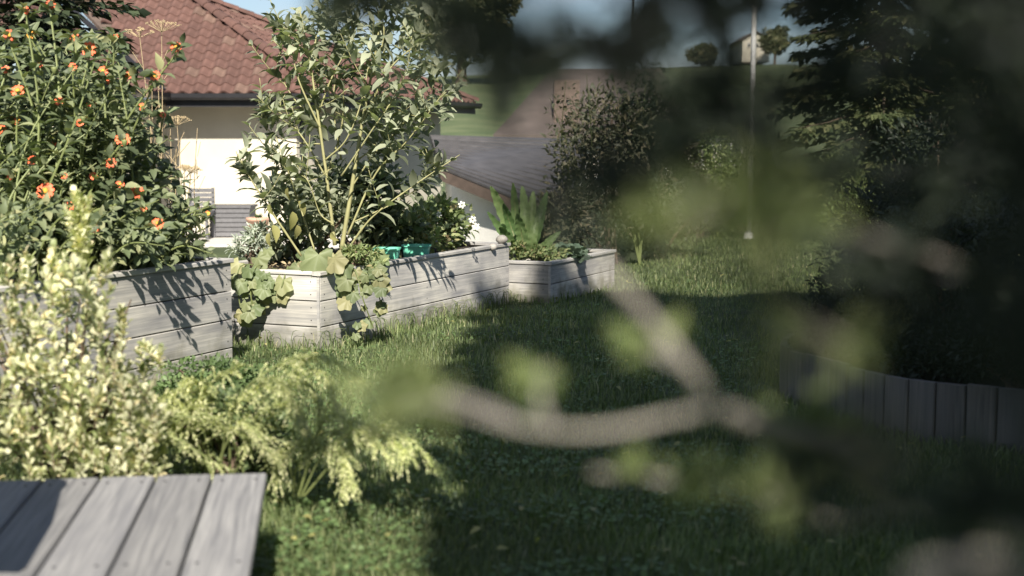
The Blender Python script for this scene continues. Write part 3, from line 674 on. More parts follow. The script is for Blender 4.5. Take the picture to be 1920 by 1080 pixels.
# ------------------------------------------------------------------ trees and bushes
def rand_dirs(n):
    v = rng.normal(size=(n, 3)); return v / np.linalg.norm(v, axis=1, keepdims=True)
def blob_bush(name, label, cat, loc, rx, ry, h, n, size, m, group=None, clumps=14, base=LA, z0=0.0, stems=5, ind=0, crown='foliage'):
    """uneven shrub made of leaf clumps on stems"""
    loc = Vector(loc); t = thing(name, label, cat, loc, group)
    cs_ = []
    for k in range(clumps):
        a = rnd(0, 6.28); r = math.sqrt(random.random()) * .75; z = rnd(.18, .92)
        f = math.sin(min(1, z * 1.15 + .25) * math.pi * .62 + .35)
        cs_.append((loc.x + math.cos(a) * r * rx * f, loc.y + math.sin(a) * r * ry * f, loc.z + z0 + z * (h - z0), rnd(.28, .5)))
    cs_ = np.array(cs_); idx = rng.integers(0, clumps, n); D = rand_dirs(n); rad = rng.random(n) ** .45
    sc_ = np.stack([cs_[idx, 3] * rx, cs_[idx, 3] * ry, cs_[idx, 3] * h * .55], -1)
    p = cs_[idx, :3] + D * rad[:, None] * sc_
    p[:, 2] = np.maximum(p[:, 2], loc.z + .02)
    d = D + rng.normal(0, .5, (n, 3)) + np.array([0, 0, .25]); u = rng.normal(0, .6, (n, 3)) + np.array([0, -.3, 1])
    lv = Leaves(); lv.bulk(p, d, size * rng.uniform(.6, 1.3, n), u); lv.emit(base, m, t, ind, 'leaf', crown)
    b = MB()
    for k in range(stems):
        q = cs_[k % clumps]; mid = (loc.x * .6 + q[0] * .4, loc.y * .6 + q[1] * .4, loc.z + (q[2] - loc.z) * .5)
        b.tube(catmull([tuple(loc + Vector((rnd(-.05, .05), rnd(-.05, .05), -.02))), mid, tuple(q[:3])], 4), [.012 + .02 * h * (1 - i / 9) * .3 for i in range(9)], 5)
    b.build('trunk' if cat == 'tree' else 'stem', M['bark'], t); return t
def conifer(name, label, base, h, cb, rad, m, nbranch=90, per=110, spray=.16, group=None, droop=.25, prof=.8, tr=.16):
    base = Vector(base); t = thing(name, label, 'tree', base, group)
    b = MB(); b.tube([base + Vector((0, 0, z)) for z in np.linspace(-.05, h, 8)], [tr * (1 - .93 * k / 7) for k in range(8)], 8); b.build('trunk', M['bark'], t)
    lv = Leaves(); bb = MB()
    for k in range(nbranch):
        f = (k + random.random()) / nbranch; z = cb + (h - cb) * f; a = k * 2.399 + rnd(-.3, .3)
        ln = rad * (1 - f) ** prof * rnd(.75, 1.12) + .12; dv = Vector((math.cos(a), math.sin(a), 0))
        pts_ = [base + Vector((0, 0, z)) + dv * (ln * s) + Vector((0, 0, ln * (-droop * s + .25 * droop * s ** 3))) for s in (0, .33, .66, 1)]
        bb.tube(pts_, [.022 * h / 8, .016 * h / 8, .01 * h / 8, .003], 4)
        n = max(12, int(per * (ln / rad))); s = rng.random(n) ** .75
        side = np.array(Vector((0, 0, 1)).cross(dv)); wd = ln * .33 * np.sqrt(np.maximum(0, 1 - s)) + .05
        ctr = np.array(base) + np.outer(s * ln, np.array(dv)) + np.array([0, 0, z]); ctr[:, 2] += ln * (-droop * s + .25 * droop * s ** 3)
        off = rng.uniform(-1, 1, n); p = ctr + side[None] * (off * wd)[:, None]; p[:, 2] -= rng.random(n) * .10 * ln ** .5
        d = np.outer(np.ones(n), np.array(dv)) * .8 + side[None] * off[:, None] * .9 + rng.normal(0, .25, (n, 3)) + np.array([0, 0, -.35])
        lv.bulk(p, d, spray * rng.uniform(.6, 1.3, n), rng.normal(0, .35, (n, 3)) + np.array([0, 0, 1]))
    bb.build('limb', M['bark'], t); lv.emit(SI, m, t, 0, 'leaf', 'crown', smooth=False); return t
# dark thuja top-left, behind the orange flowers
conifer('thuja_tree', 'dark evergreen tree in the top left corner behind the orange-flowered plant', (-5.15, 15.2, 0), 5.6, .4, 1.35, M['thuja'], 110, 130, .15, droop=.05, prof=.45)
# spruce at right
conifer('spruce_tree', 'big dark spruce with sunlit branch tips in the upper right', (6.1, 23.5, 0), 10.5, .5, 2.25, M['spruce'], 150, 330, .17, droop=.30, prof=.8)
conifer('spruce_tree', 'second dark conifer at the right, partly behind the big spruce', (8.9, 24, 0), 11, .3, 2.6, M['needle'], 100, 150, .2, droop=.25, prof=.7)
conifer('spruce_tree', 'drooping green conifer between the two dark spruces', (6.9, 19.5, 0), 4.6, .3, 1.3, M['spruce'], 90, 110, .14, droop=.5, prof=.6)
# deciduous trees on the hill
def round_tree(label, px, pyb, pyt, wpx, Y, n, m, seed=0, cat='tree', bushy=.3, size=.45):
    q = P(px, pyb, Y); top = P(px, pyt, Y)[2]; w_ = wpx / F * Y; loc = Vector((q[0], Y, q[2])); h = top - q[2]
    t = thing('broadleaf_tree', label, 'tree', loc)
    b = MB(); b.tube([loc - Vector((0, 0, 1.5)), loc + Vector((.1, 0, h * .3)), loc + Vector((-.1, .1, h * .8))], [w_ * .05, w_ * .04, w_ * .01], 7)
    lv = Leaves(); ncl = 60
    for k in range(ncl):
        D = Vector(rand_dirs(1)[0]); r = rnd(.45, 1.0); c = loc + Vector((D.x * w_ / 2 * r * .85, D.y * w_ / 2 * r, h * (bushy + (1 - bushy) * .5) + D.z * h * (1 - bushy) * .5 * r * .85))
        if k < 9: b.tube([loc + Vector((0, 0, h * .3)), tuple((loc + Vector((0, 0, h * .4)) + c) / 2), c], [w_ * .02, w_ * .012, w_ * .004], 5)
        nn = n // ncl; DD = rand_dirs(nn); rr = rng.random(nn) ** .4 * w_ * rnd(.07, .15)
        lv.bulk(np.array(c) + DD * rr[:, None] * np.array([1.2, 1.2, .75]), DD + rng.normal(0, .5, (nn, 3)), size * rng.uniform(.6, 1.3, nn), rng.normal(0, .6, (nn, 3)) + np.array([0, 0, 1]))
    b.build('trunk', M['bark'], t); lv.emit(SI, m, t, 0, 'leaf', 'crown', smooth=False); return t
round_tree('large round tree on the hillside behind the tall leafy shrub', 865, 152, -60, 225, 150, 16000, M['treeleaf'], bushy=.2, size=.6)
round_tree('small bushy tree on the hilltop left of the hill house', 1318, 124, 84, 60, 180, 3000, M['treeleaf'], size=.5, bushy=.03)
round_tree('low bushes on the hillside just above the farmhouse roof', 1010, 140, 112, 70, 175, 2600, M['treeleaf'], size=.5, bushy=.02)
round_tree('low bush on the hillside right of the house roof', 940, 152, 132, 40, 170, 1600, M['treeleaf'], size=.4, bushy=.02)
round_tree('small dark tree on the hilltop right of the pale pole', 1452, 108, 45, 55, 185, 2600, M['treeleaf'], size=.55, bushy=.02)
# hedge row and shrubs in middle distance
blob_bush('garden_shrub', 'dark shrub behind the low far bed, in front of the farmhouse', 'shrub', (1.25, 17.6, 0), .9, .8, 2.1, 5200, .085, M['brownbush'], clumps=20)
blob_bush('garden_shrub', 'dry brownish shrub right of the low far bed', 'shrub', (1.95, 18.6, 0), .8, .8, 1.7, 4200, .08, M['brownbush'], clumps=18)
blob_bush('garden_shrub', 'dark bush on the right of the garage roof', 'shrub', (2.05, 22.6, 0), .9, .9, 2.2, 4200, .09, M['darkbush'], clumps=18)
blob_bush('garden_shrub', 'sunlit yellow-green shrub left of the pale pole', 'shrub', (3.0, 22.8, 0), .9, .7, 1.75, 5200, .085, M['hedge'], clumps=20)
blob_bush('garden_shrub', 'yellow-green shrub just behind the pale pole', 'shrub', (3.9, 24.2, 0), 1.0, .7, 1.9, 5200, .09, M['hedge'], clumps=20)
blob_bush('garden_shrub', 'loose green shrub right of the pale pole', 'shrub', (5.0, 21.6, 0), .7, .7, 1.4, 4200, .085, M['hedge'], clumps=18)
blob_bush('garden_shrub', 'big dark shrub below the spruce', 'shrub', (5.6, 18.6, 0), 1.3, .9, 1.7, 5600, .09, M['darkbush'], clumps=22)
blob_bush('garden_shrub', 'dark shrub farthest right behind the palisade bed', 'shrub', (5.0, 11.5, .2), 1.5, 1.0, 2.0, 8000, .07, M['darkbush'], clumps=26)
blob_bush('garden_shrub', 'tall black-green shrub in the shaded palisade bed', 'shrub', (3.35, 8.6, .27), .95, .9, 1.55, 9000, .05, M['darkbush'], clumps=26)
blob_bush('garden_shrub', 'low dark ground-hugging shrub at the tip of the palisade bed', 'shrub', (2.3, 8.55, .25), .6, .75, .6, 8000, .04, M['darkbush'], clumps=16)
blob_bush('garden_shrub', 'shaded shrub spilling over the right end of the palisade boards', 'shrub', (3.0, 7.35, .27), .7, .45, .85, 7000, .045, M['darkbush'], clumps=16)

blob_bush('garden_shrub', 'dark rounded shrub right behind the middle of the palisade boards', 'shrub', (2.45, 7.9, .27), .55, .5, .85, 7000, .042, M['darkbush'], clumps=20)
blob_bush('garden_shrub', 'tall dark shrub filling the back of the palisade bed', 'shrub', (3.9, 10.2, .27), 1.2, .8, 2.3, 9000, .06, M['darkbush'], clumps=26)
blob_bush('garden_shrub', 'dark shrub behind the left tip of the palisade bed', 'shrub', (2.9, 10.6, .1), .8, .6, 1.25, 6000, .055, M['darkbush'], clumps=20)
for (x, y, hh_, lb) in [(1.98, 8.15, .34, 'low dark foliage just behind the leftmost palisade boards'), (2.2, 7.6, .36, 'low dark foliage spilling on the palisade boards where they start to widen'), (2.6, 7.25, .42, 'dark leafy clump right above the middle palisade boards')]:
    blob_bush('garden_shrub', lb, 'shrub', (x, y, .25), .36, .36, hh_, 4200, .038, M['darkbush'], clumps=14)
# climbing rose tall against the sky, 1100-1250
def climber(label, base, tips, m, leafsize=.07, per=26):
    t = thing('climbing_plant', label, 'climber', base, 'tall climbing plants'); b = MB(); lv = Leaves()
    for tip in tips:
        mid = (Vector(base) + Vector(tip)) / 2 + Vector((rnd(-.2, .2), rnd(-.1, .1), rnd(0, .3)))
        pts_ = catmull([base, mid, tip], 10); b.tube(pts_, [.012 * (1 - .8 * i / 20) for i in range(len(pts_))], 5)
        for k in range(per):
            q = pts_[int(rnd(.25, 1) * (len(pts_) - 1))]
            for j in range(4): lv.add(q + Vector((rnd(-.13, .13), rnd(-.13, .13), rnd(-.13, .13))), (rnd(-1, 1), rnd(-1, 1), rnd(-.5, .8)), leafsize * rnd(.6, 1.3), (rnd(-.4, .4), -.3, 1))
    b.build('stem', M['stem'], t); lv.emit(OV, m, t, 0, 'leaf', 'foliage'); return t
climber('tall dark climbing rose standing against the sky left of the mast', tuple(G(1200, 500)), [tuple(P(x, y, 17.4 + rnd(-.3, .3))) for x, y in [(1215, 110), (1240, 120), (1150, 150), (1190, 160), (1250, 200), (1180, 200), (1120, 215), (1235, 175), (1210, 230), (1190, 260), (1225, 255)]], M['darkbush'], .09, 46)
climber('thin dry climbing stems with brown leaves above the broad-leaved plant', tuple(G(1085, 490)), [tuple(P(x, y, 16.6 + rnd(-.3, .3))) for x, y in [(1060, 150), (1100, 140), (1030, 180), (1085, 215), (1120, 180), (1050, 240), (1075, 265)]], M['brownbush'], .075, 24)

# ------------------------------------------------------------------ tithonia in bed 1
def FLOWER(r, m, n=10):
    b = MB()
    for k in range(n):
        a = 2 * math.pi * k / n; ca, sa = math.cos(a), math.sin(a); w_ = r * .30
        pts_ = [(r * .15, 0, 0), (r * .6, w_, r * .10), (r, w_ * .5, -r * .02 + rnd(-.1, .1) * r), (r, -w_ * .5, -r * .02), (r * .6, -w_, r * .10)]
        b.add([(x * ca - y * sa, x * sa + y * ca, z) for x, y, z in pts_], [(0, 4, 1), (1, 4, 3, 2)])
    return b.mesh('petal_ring', m)
def HEART(r):
    b = MB(); b.lathe([(0, .0), (r * .3, .02 * r), (r * .36, r * .14), (r * .22, r * .26), (0, r * .3)], 10); return b.mesh('flower_heart', M['flower_heart'], True)
FM = [FLOWER(.042, M['petal']) for _ in range(3)] + [FLOWER(.04, M['petal_yellow'])]; HM = HEART(.042)
CAL = MB(); CAL.lathe([(0, -.03), (.009, -.028), (.016, -.004), (.017, .006), (0, .006)], 8); CALM = CAL.mesh('calyx', M['stem'], True)
def aim(p, d, s=1.0):
    z = Vector(d).normalized(); x = z.orthogonal().normalized(); y = z.cross(x); p = Vector(p)
    return Matrix(((x.x * s, y.x * s, z.x * s, p.x), (x.y * s, y.y * s, z.y * s, p.y), (x.z * s, y.z * s, z.z * s, p.z), (0, 0, 0, 1)))
def bed1_pt(s, wv_): return b1c + DV * s + EV * wv_
ti = thing('flowering_plant', 'big bushy plant with bright orange-red flowers filling the left bed', 'plant', tuple(bed1_pt(2.0, .5) + Vector((0, 0, .68))))
flowers = [(166, 92, 1.3, 0), (18, 66, 1, 0), (58, 65, .8, 3), (33, 170, 1.1, 0), (193, 133, .9, 0), (140, 70, .8, 3), (230, 261, 1.2, 0), (39, 226, 1.2, 0), (208, 305, .95, 0), (85, 358, 1.4, 0), (131, 385, .95, 0),
           (257, 360, 1.1, 0), (296, 419, 1, 0), (2, 242, .9, 0), (290, 142, .9, 0), (330, 88, .9, 3), (172, 192, .9, 0), (5, 430, 1.1, 3), (2, 440, .8, 0), (243, 140, .8, 0), (136, 125, .7, 3), (94, 8, .9, 0), (120, 330, .6, 0), (270, 390, .6, 0), (200, 155, .6, 0), (318, 404, .5, 0), (330, 406, .5, 0), (385, 395, .5, 3), (369, 457, .5, 3)]
bs = MB(); lv = Leaves(); lvy = Leaves()
roots = [bed1_pt(rnd(.9, 3.2), rnd(.2, .9)) + Vector((0, 0, H1 - .08)) for _ in range(26)]
def cane_leaves(pts_, lv, l0, l1, size, step, f0=.25, twist=None, petiole=.02, droop=-.15):
    tot = len(pts_) - 1; k = f0 * tot; a = rnd(0, 6.28)
    seg = sum((pts_[i + 1] - pts_[i]).length for i in range(tot)) / tot
    while k < tot:
        i = int(k); p = pts_[i].lerp(pts_[i + 1], k - i); tdir = (pts_[i + 1] - pts_[i]).normalized()
        for sgn in (0, math.pi):
            x = tdir.orthogonal().normalized(); y = tdir.cross(x); r = x * math.cos(a + sgn) + y * math.sin(a + sgn)
            f = k / tot; d = r * .9 + tdir * (.25 + .6 * f) + Vector((rnd(-.2, .2), rnd(-.2, .2), droop + rnd(-.25, .2)))
            lv.add(p + r * petiole, d, rnd(l0, l1) * size * (1.08 - .55 * f ** 3), tdir * .8 + Vector((rnd(-.3, .3), rnd(-.5, .1), .6)))
        a += 1.57 + rnd(-.35, .35); k += step / seg * rnd(.7, 1.3)
fl_i = 0
flowers += [(75, 120, .7, 0), (110, 190, .8, 0), (150, 230, .7, 0), (60, 300, .8, 0), (20, 330, .7, 0), (175, 330, .7, 0), (215, 70, .7, 0), (265, 200, .7, 0), (48, 20, .7, 0), (225, 345, .7, 0), (10, 130, .7, 0), (180, 430, .7, 0), (100, 270, .6, 0), (305, 215, .6, 0)]
for (px, py, s, yk) in flowers:
    yk = yk if (px in (58, 5, 369)) else 0
    Y = rnd(8.3, 8.8) if py < 300 else rnd(8.1, 8.5)
    if px > 300 and py > 380: Y = 9.35
    p = Vector(P(px, py, Y)); root = min(roots, key=lambda r: (r - p).length + rnd(0, .7)); base = root
    mid = base.lerp(p, .5) + Vector((rnd(-.1, .1), rnd(-.1, .1), .12))
    pts_ = catmull([base, mid, p - Vector((0, 0, .04 * s)), p - Vector((0, 0, .012))], 7); bs.tube(pts_, [.009 * (1 - .55 * i / (len(pts_) - 1)) for i in range(len(pts_))], 5)
    cane_leaves(pts_, lv, .07, .12, 1, .085, .2)
    d = Vector((rnd(-.4, .4), -1, rnd(.2, .8)))
    fo = link('flower', FM[3 if yk else fl_i % 3], ti, mat=aim(p, d, s * .88)); fl_i += 1
    link('flower_heart', HM, fo, mat=aim(p, d, s * .88)); link('calyx', CALM, fo, mat=aim(p, d, s))
for k in range(130):        # filling stems
    px, py = rnd(-60, 330), rnd(60, 440) ** 1.0
    if px > 240 and py < 170 + (px - 240) * .9: continue
    if py < 130 and random.random() < .35: continue
    Y = rnd(8.2, 9.9); p = Vector(P(px, py, Y)); root = min(roots, key=lambda r: (r - p).length + rnd(0, .9))
    if (root - p).length > 2.6: continue
    mid = root.lerp(p, .55) + Vector((rnd(-.15, .15), rnd(-.15, .15), .10))
    pts_ = catmull([root, mid, p], 8); bs.tube(pts_, [.008 * (1 - .6 * i / (len(pts_) - 1)) for i in range(len(pts_))], 5)
    cane_leaves(pts_, lv, .055, .115, 1, .075, .15)
    if random.random() < .4: link('bud', CALM, ti, mat=aim(p, (0, 0, 1), 1.1))
for k in range(22):       # stems leaning out over the long side
    s_ = rnd(1.2, 3.0); root = bed1_pt(s_, rnd(.15, .4)) + Vector((0, 0, H1 - .08)); p = bed1_pt(s_ - rnd(-.1, .35), -rnd(.12, .42)) + Vector((0, 0, rnd(.78, 1.25)))
    pts_ = catmull([root, root.lerp(p, .5) + Vector((0, 0, .12)), p], 8); bs.tube(pts_, [.007 * (1 - .6 * i / (len(pts_) - 1)) for i in range(len(pts_))], 5)
    cane_leaves(pts_, lv, .05, .10, 1, .06, .3)
n = 4600                         # inner leaf mass
px = rng.uniform(-60, 345, n); py = 480 - 420 * rng.random(n) ** 1.15; Yd = rng.uniform(8.6, 10.1, n)
for a_, b_, c_ in zip(px, py, Yd):
    if a_ > 230 and b_ < 200 + (a_ - 230) * 1.3: continue
    if b_ < 140 and random.random() < .6: continue
    lv.add(P(a_, b_, c_), (rnd(-1, 1), rnd(-1, .4), rnd(-.7, .5)), rnd(.05, .115), (rnd(-.5, .5), rnd(-.9, .1), .8))
bs.build('stem', M['stem'], ti); lv.emit(OV, M['tithonia'], ti, 290, 'leaf', 'foliage')
# low marigold plant at the end of the bed
mg = thing('marigold_plant', 'low narrow-leaved plant with tiny orange buds at the right end of the left bed', 'plant', tuple(bed1_pt(3.35, .35) + Vector((0, 0, .68))))
b = MB(); lv = Leaves()
for k in range(46):
    p = Vector(P(rnd(255, 402), rnd(385, 470), rnd(9.2, 9.75))); r = bed1_pt(rnd(2.9, 3.5), rnd(.15, .6)) + Vector((0, 0, H1 - .08)); pts_ = catmull([r, r.lerp(p, .5) + Vector((0, 0, .05)), p], 5)
    b.tube(pts_, .004, 4); cane_leaves(pts_, lv, .03, .06, 1, .022, .1, droop=.1, petiole=.004)
b.build('stem', M['stem'], mg); lv.emit(LA, M['bean'], mg, 0, 'leaf', 'foliage')
for (x, y) in [(345, 398), (390, 400), (372, 460), (355, 430), (300, 440)]: link('bud', FM[3], mg, mat=aim(P(x, y, 9.25), (0, -1, .6), .35))
# dry umbel stalks
dr = thing('dried_umbel_stalks', 'dry tan seed-head stalks rising right of the orange-flowered plant', 'dried plant', tuple(bed1_pt(3.2, .6) + Vector((0, 0, .68))))
b = MB(); um = MB()
def umbel(mb, p, r, n=26):
    for k in range(n):
        a = rnd(0, 6.28); rr = r * math.sqrt(random.random()); q = Vector(p) + Vector((math.cos(a) * rr, math.sin(a) * rr, r * .55 - rr * .25 + rnd(0, .01)))
        mb.tube([p, q], .0012, 3, False)
        for j in range(5): c = q + Vector((rnd(-.008, .008), rnd(-.008, .008), rnd(-.004, .006))); mb.tube([c, c + Vector((0, 0, .006))], .0028, 4)
for (x0, y0, x1, y1, um_r) in [(290, 480, 303, 60, .13), (292, 480, 285, 170, 0), (300, 470, 296, 115, 0), (335, 470, 332, 235, .10), (298, 480, 276, 160, 0), (312, 480, 318, 200, .0), (352, 470, 358, 325, .07), (370, 470, 370, 240, 0), (340, 470, 345, 320, .05), (305, 480, 262, 70, .10), (282, 480, 280, 200, 0), (310, 475, 330, 280, 0), (325, 475, 300, 230, 0), (290, 475, 300, 330, 0)]:
    Y = rnd(9.5, 9.8); a_ = Vector(P(x0 + rnd(-3, 3), y0 + 6, Y)); c_ = Vector(P(x1, y1, Y)); m_ = a_.lerp(c_, .5) + Vector((rnd(-.03, .03), 0, 0))
    b.tube(catmull([a_, m_, c_], 5), [.0045 * (1 - .05 * i) for i in range(11)], 5)
    for j in range(5):
        q = a_.lerp(c_, rnd(.3, .95)); b.tube([q, q + Vector((rnd(-.09, .09), rnd(-.05, .05), rnd(.04, .12)))], .0022, 4)
    if um_r: um = MB(); umbel(um, c_, um_r); um.build('seed_head', M['dry'], dr)
b.build('stalk', M['dry'], dr)['kind'] = 'stuff'

# ------------------------------------------------------------------ tall shrub in bed 2
ts = thing('tall_leafy_shrub', 'tall green leafy shrub with pale canes growing in the middle bed', 'shrub', tuple(Vector(P(645, 470, 11.2))))
canes = [([(640, 470), (660, 350), (680, 225), (702, 110), (720, -10)], .019, 11.1, 0), ([(628, 460), (612, 330), (596, 215), (580, 110), (562, 20)], .015, 11.0, 0),
 ([(650, 470), (700, 405), (780, 345), (862, 290)], .009, 10.9, 1), ([(652, 440), (705, 325), (765, 262), (838, 165)], .009, 11.0, 1), ([(610, 330), (570, 262), (530, 215), (492, 200)], .007, 10.9, 1),
 ([(565, 480), (508, 395), (470, 335), (446, 290)], .009, 10.75, 1), ([(590, 470), (560, 380), (540, 320), (515, 250)], .008, 10.9, 1), ([(600, 240), (560, 150), (545, 80), (535, 40)], .008, 11.0, 1),
 ([(600, 210), (590, 100), (600, 20), (590, -40)], .008, 11.3, 1), ([(680, 230), (730, 130), (790, 80), (838, 60)], .008, 11.1, 1), ([(690, 170), (760, 100), (810, 60), (830, 35)], .007, 11.3, 1),
 ([(690, 200), (740, 160), (800, 140), (850, 125)], .007, 11.0, 1), ([(700, 120), (740, 40), (760, -30), (765, -60)], .008, 11.2, 1), ([(660, 350), (700, 290), (750, 235), (800, 215)], .007, 11.1, 1),
 ([(612, 330), (640, 240), (645, 150), (650, 60)], .008, 11.4, 1), ([(640, 300), (625, 200), (632, 100), (620, 10)], .008, 11.5, 1), ([(670, 300), (740, 250), (800, 190), (850, 180)], .007, 11.5, 1),
 ([(650, 440), (690, 380), (700, 300), (720, 200)], .008, 11.6, 1), ([(590, 215), (555, 190), (520, 120), (548, 60)], .007, 11.2, 1), ([(625, 420), (600, 400), (580, 345), (550, 300)], .006, 10.7, 1),
 ([(640, 330), (700, 240), (740, 180), (770, 110)], .007, 10.8, 1), ([(655, 420), (740, 380), (800, 340), (830, 300)], .006, 11.3, 1), ([(610, 300), (650, 260), (680, 180), (700, 60)], .007, 10.8, 1),
 ([(700, 140), (720, 60), (700, 0), (690, -50)], .007, 11.0, 1), ([(595, 220), (620, 150), (660, 70), (672, 0)], .007, 11.1, 1), ([(600, 270), (540, 265), (500, 240), (485, 190)], .006, 11.1, 1)]
bc = MB(); lv = Leaves()
for pp_, r0, Y, side in canes:
    n_ = len(pp_); pts_ = catmull([P(x, y, Y + (rnd(-.25, .25) * i / n_ if side else 0)) for i, (x, y) in enumerate(pp_)], 9)
    bc.tube(pts_, [r0 * (1 - .72 * i / (len(pts_) - 1)) + (.0018 if i % 5 == 0 else 0) for i in range(len(pts_))], 7)
    cane_leaves(pts_, lv, .115, .19, 1, .072 if side else .08, .38 if side else .55, petiole=.012)
    for k in range(4 if side else 7):      # side shoots
        q = pts_[int(rnd(.4, .97) * (len(pts_) - 1))]; e = q + Vector((rnd(-.33, .33), rnd(-.3, .3), rnd(.06, .38)))
        sp = catmull([q, q.lerp(e, .5) + Vector((0, 0, -.02)), e], 4); bc.tube(sp, .003, 4); cane_leaves(sp, lv, .08, .155, 1, .06, .1, petiole=.006)
n = 560
for k in range(n):
    a_, b_ = rnd(520, 840), rnd(-20, 420)
    if ((a_ - 700) / 150) ** 2 + ((b_ - 150) / 190) ** 2 > 1: continue
    lv.add(P(a_, b_, rnd(11.0, 12)), (rnd(-1, 1), rnd(-1, .3), rnd(-.5, .7)), rnd(.07, .155), (rnd(-.5, .5), rnd(-.9, 0), .8))
bc.build('cane', M['cane'], ts, True); lv.emit(LA, M['shrub'], ts, 298, 'leaf', 'foliage', wx=1.35)
lv = Leaves()
for (x, y, s, dx, dz) in [(548, 415, .15, .1, -1), (540, 370, .12, -.2, -1), (512, 440, .14, .3, -1), (560, 395, .12, .5, -.9), (505, 455, .11, -.3, -.8), (557, 440, .12, -.1, -1), (505, 400, .10, .3, -1), (620, 455, .10, .5, -.4)]:
    lv.add(P(x, y - 18, 10.62 + rnd(-.1, .1)), (dx + rnd(-.4, .4), rnd(-.5, .3), dz), s, (rnd(-1, 1), -.8, rnd(-.3, .6)))
lv.emit(OV, M['shrub_yellow'], ts, 8, 'yellow_leaf')
# darker plants behind and below the shrub
def soil2(s, w_): return b2c + DV * s + EV * w_ + Vector((0, 0, H2 - .07))
blob_bush('vegetable_plant', 'dark leafy plant at the foot of the tall shrub', 'plant', tuple(soil2(1.05, .75)), .5, .35, .7, 1700, .075, M['shrub'], clumps=14, base=OV, ind=120)
blob_bush('vegetable_plant', 'dense bean plant with pale flowers behind the green plastic trays', 'plant', tuple(soil2(2.25, .6)), .55, .38, .42, 1500, .06, M['bean'], clumps=16, base=OV, ind=200)
blob_bush('vegetable_plant', 'yellowing leafy plant at the far end of the middle bed', 'plant', tuple(soil2(2.95, .5)), .42, .4, .48, 1100, .07, M['bean'], clumps=12, base=OV, ind=160)
blob_bush('vegetable_plant', 'dark bushy plant standing behind the tall shrub', 'plant', tuple(soil2(1.9, .85)), .6, .35, .85, 1500, .09, M['tithonia'], clumps=14, base=OV)
blob_bush('vegetable_plant', 'silvery felted plant at the left corner of the middle bed', 'plant', tuple(P(470, 500, 10.75)), .20, .2, .30, 420, .055, M['grey_leaf'], clumps=9, base=ST, ind=60)
blob_bush('vegetable_plant', 'small feathery herb right of the big squash leaf', 'plant', tuple(P(668, 505, 10.8)), .2, .16, .17, 700, .04, M['bean'], clumps=9, base=LA)
wf = thing('white_flower_patch', 'white blooms among the beans near the far end of the middle bed', 'flowers', tuple(soil2(2.5, .3)))
wpet = FLOWER(.05, M['white_petal'], 6)
for (x, y) in [(823, 402), (866, 384), (886, 412), (893, 425)]: link('white_flower', wpet, wf, mat=aim(P(x, y, 12.3), (rnd(-.5, .5), -1, rnd(0, .6)), rnd(.45, .7)))
# squash vines hanging over the edges
def round_leaf():
    """five-lobed toothed leaf: centre, inner ring, outer ring"""
    n = 22; v = [(0, .12, .0)]; f = []
    for ring in (.55, 1.0):
        for k in range(n):
            a = -math.pi / 2 + .18 + (2 * math.pi - .36) * k / (n - 1); lob = 1 + .16 * math.cos(5 * (a - math.pi / 2)) + (.05 if k % 2 else -.03) * (ring == 1)
            edge = .72 if k in (0, n - 1) else 1
            r = .52 * ring * lob * edge; v.append((r * math.cos(a), .38 + r * math.sin(a) * .95 - .26 * (1 - ring), (.07 * math.cos(5 * a) * ring - .10 * ring ** 2 + (.04 if k % 2 else -.02)) ))
    for k in range(n - 1):
        f.append((0, 1 + k, 2 + k)); f.append((1 + k, 1 + n + k, 2 + n + k)); f.append((1 + k, 2 + n + k, 2 + k))
    return np.array(v, dtype=np.float32), np.array(f, dtype=np.int32)
RL = round_leaf()
def vine(label, paths, spots, Y):
    t = thing('squash_vine', label, 'vine', tuple(P(paths[0][0][0], paths[0][0][1], Y))); b = MB()
    for pa in paths: b.tube(catmull([P(x, y, Y + o_) for x, y, o_ in pa], 5), .005, 5)
    lv = Leaves()
    for (x, y, s, o_) in spots:
        an = rnd(-2.4, -.8); lv.add(P(x, y, Y + o_), (math.cos(an) * .8, rnd(-.5, .0), math.sin(an) * .8), s, (rnd(-.4, .4), -1, rnd(.1, .9)))
    b.build('stem', M['stem'], t); lv.emit(RL, M['squash'], t, len(spots), 'leaf'); return t
vs = [(rnd(445, 500), rnd(500, 590), rnd(.06, .12), rnd(-.1, .05)) for _ in range(30)] + [(rnd(495, 545), rnd(520, 565), rnd(.06, .12), rnd(-.08, .0)) for _ in range(5)] + [(532, 520, .15, -.05), (465, 505, .15, 0), (480, 480, .13, .1), (450, 490, .12, .1), (500, 465, .1, .2)] 
vine('squash vine with pale leaves trailing over the sunlit left end of the middle bed', [[(520, 505, .3), (480, 500, .0), (470, 550, -.05), (480, 590, 0)], [(500, 500, .25), (450, 500, .0), (448, 560, -.05), (460, 600, 0)], [(540, 500, .1), (530, 530, -.08), (525, 560, 0)]], vs, 10.42)
vs = [(rnd(645, 722), rnd(495, 560), rnd(.06, .125), rnd(-.05, .1)) for _ in range(24)] + [(rnd(665, 720), rnd(560, 625), rnd(.05, .095), rnd(.0, .12)) for _ in range(8)] + [(598, 470, .24, .05), (625, 480, .16, .0), (650, 492, .15, .0), (560, 498, .13, .3), (700, 500, .14, 0)]
vine('squash vine tumbling over the right side of the middle bed near its front corner', [[(600, 500, .3), (660, 500, .05), (680, 560, 0), (700, 615, .1)], [(640, 500, .2), (690, 515, .05), (712, 560, .05), (715, 590, .1)]], vs, 10.3)
# big ground leaves in bed
vs = [(rnd(560, 720), rnd(468, 505), rnd(.08, .15), rnd(-.1, .5)) for _ in range(26)]
vine('low spreading squash leaves on the soil round the pale canes', [[(560, 500, .2), (640, 495, .2), (700, 490, .5)]], vs, 10.8)
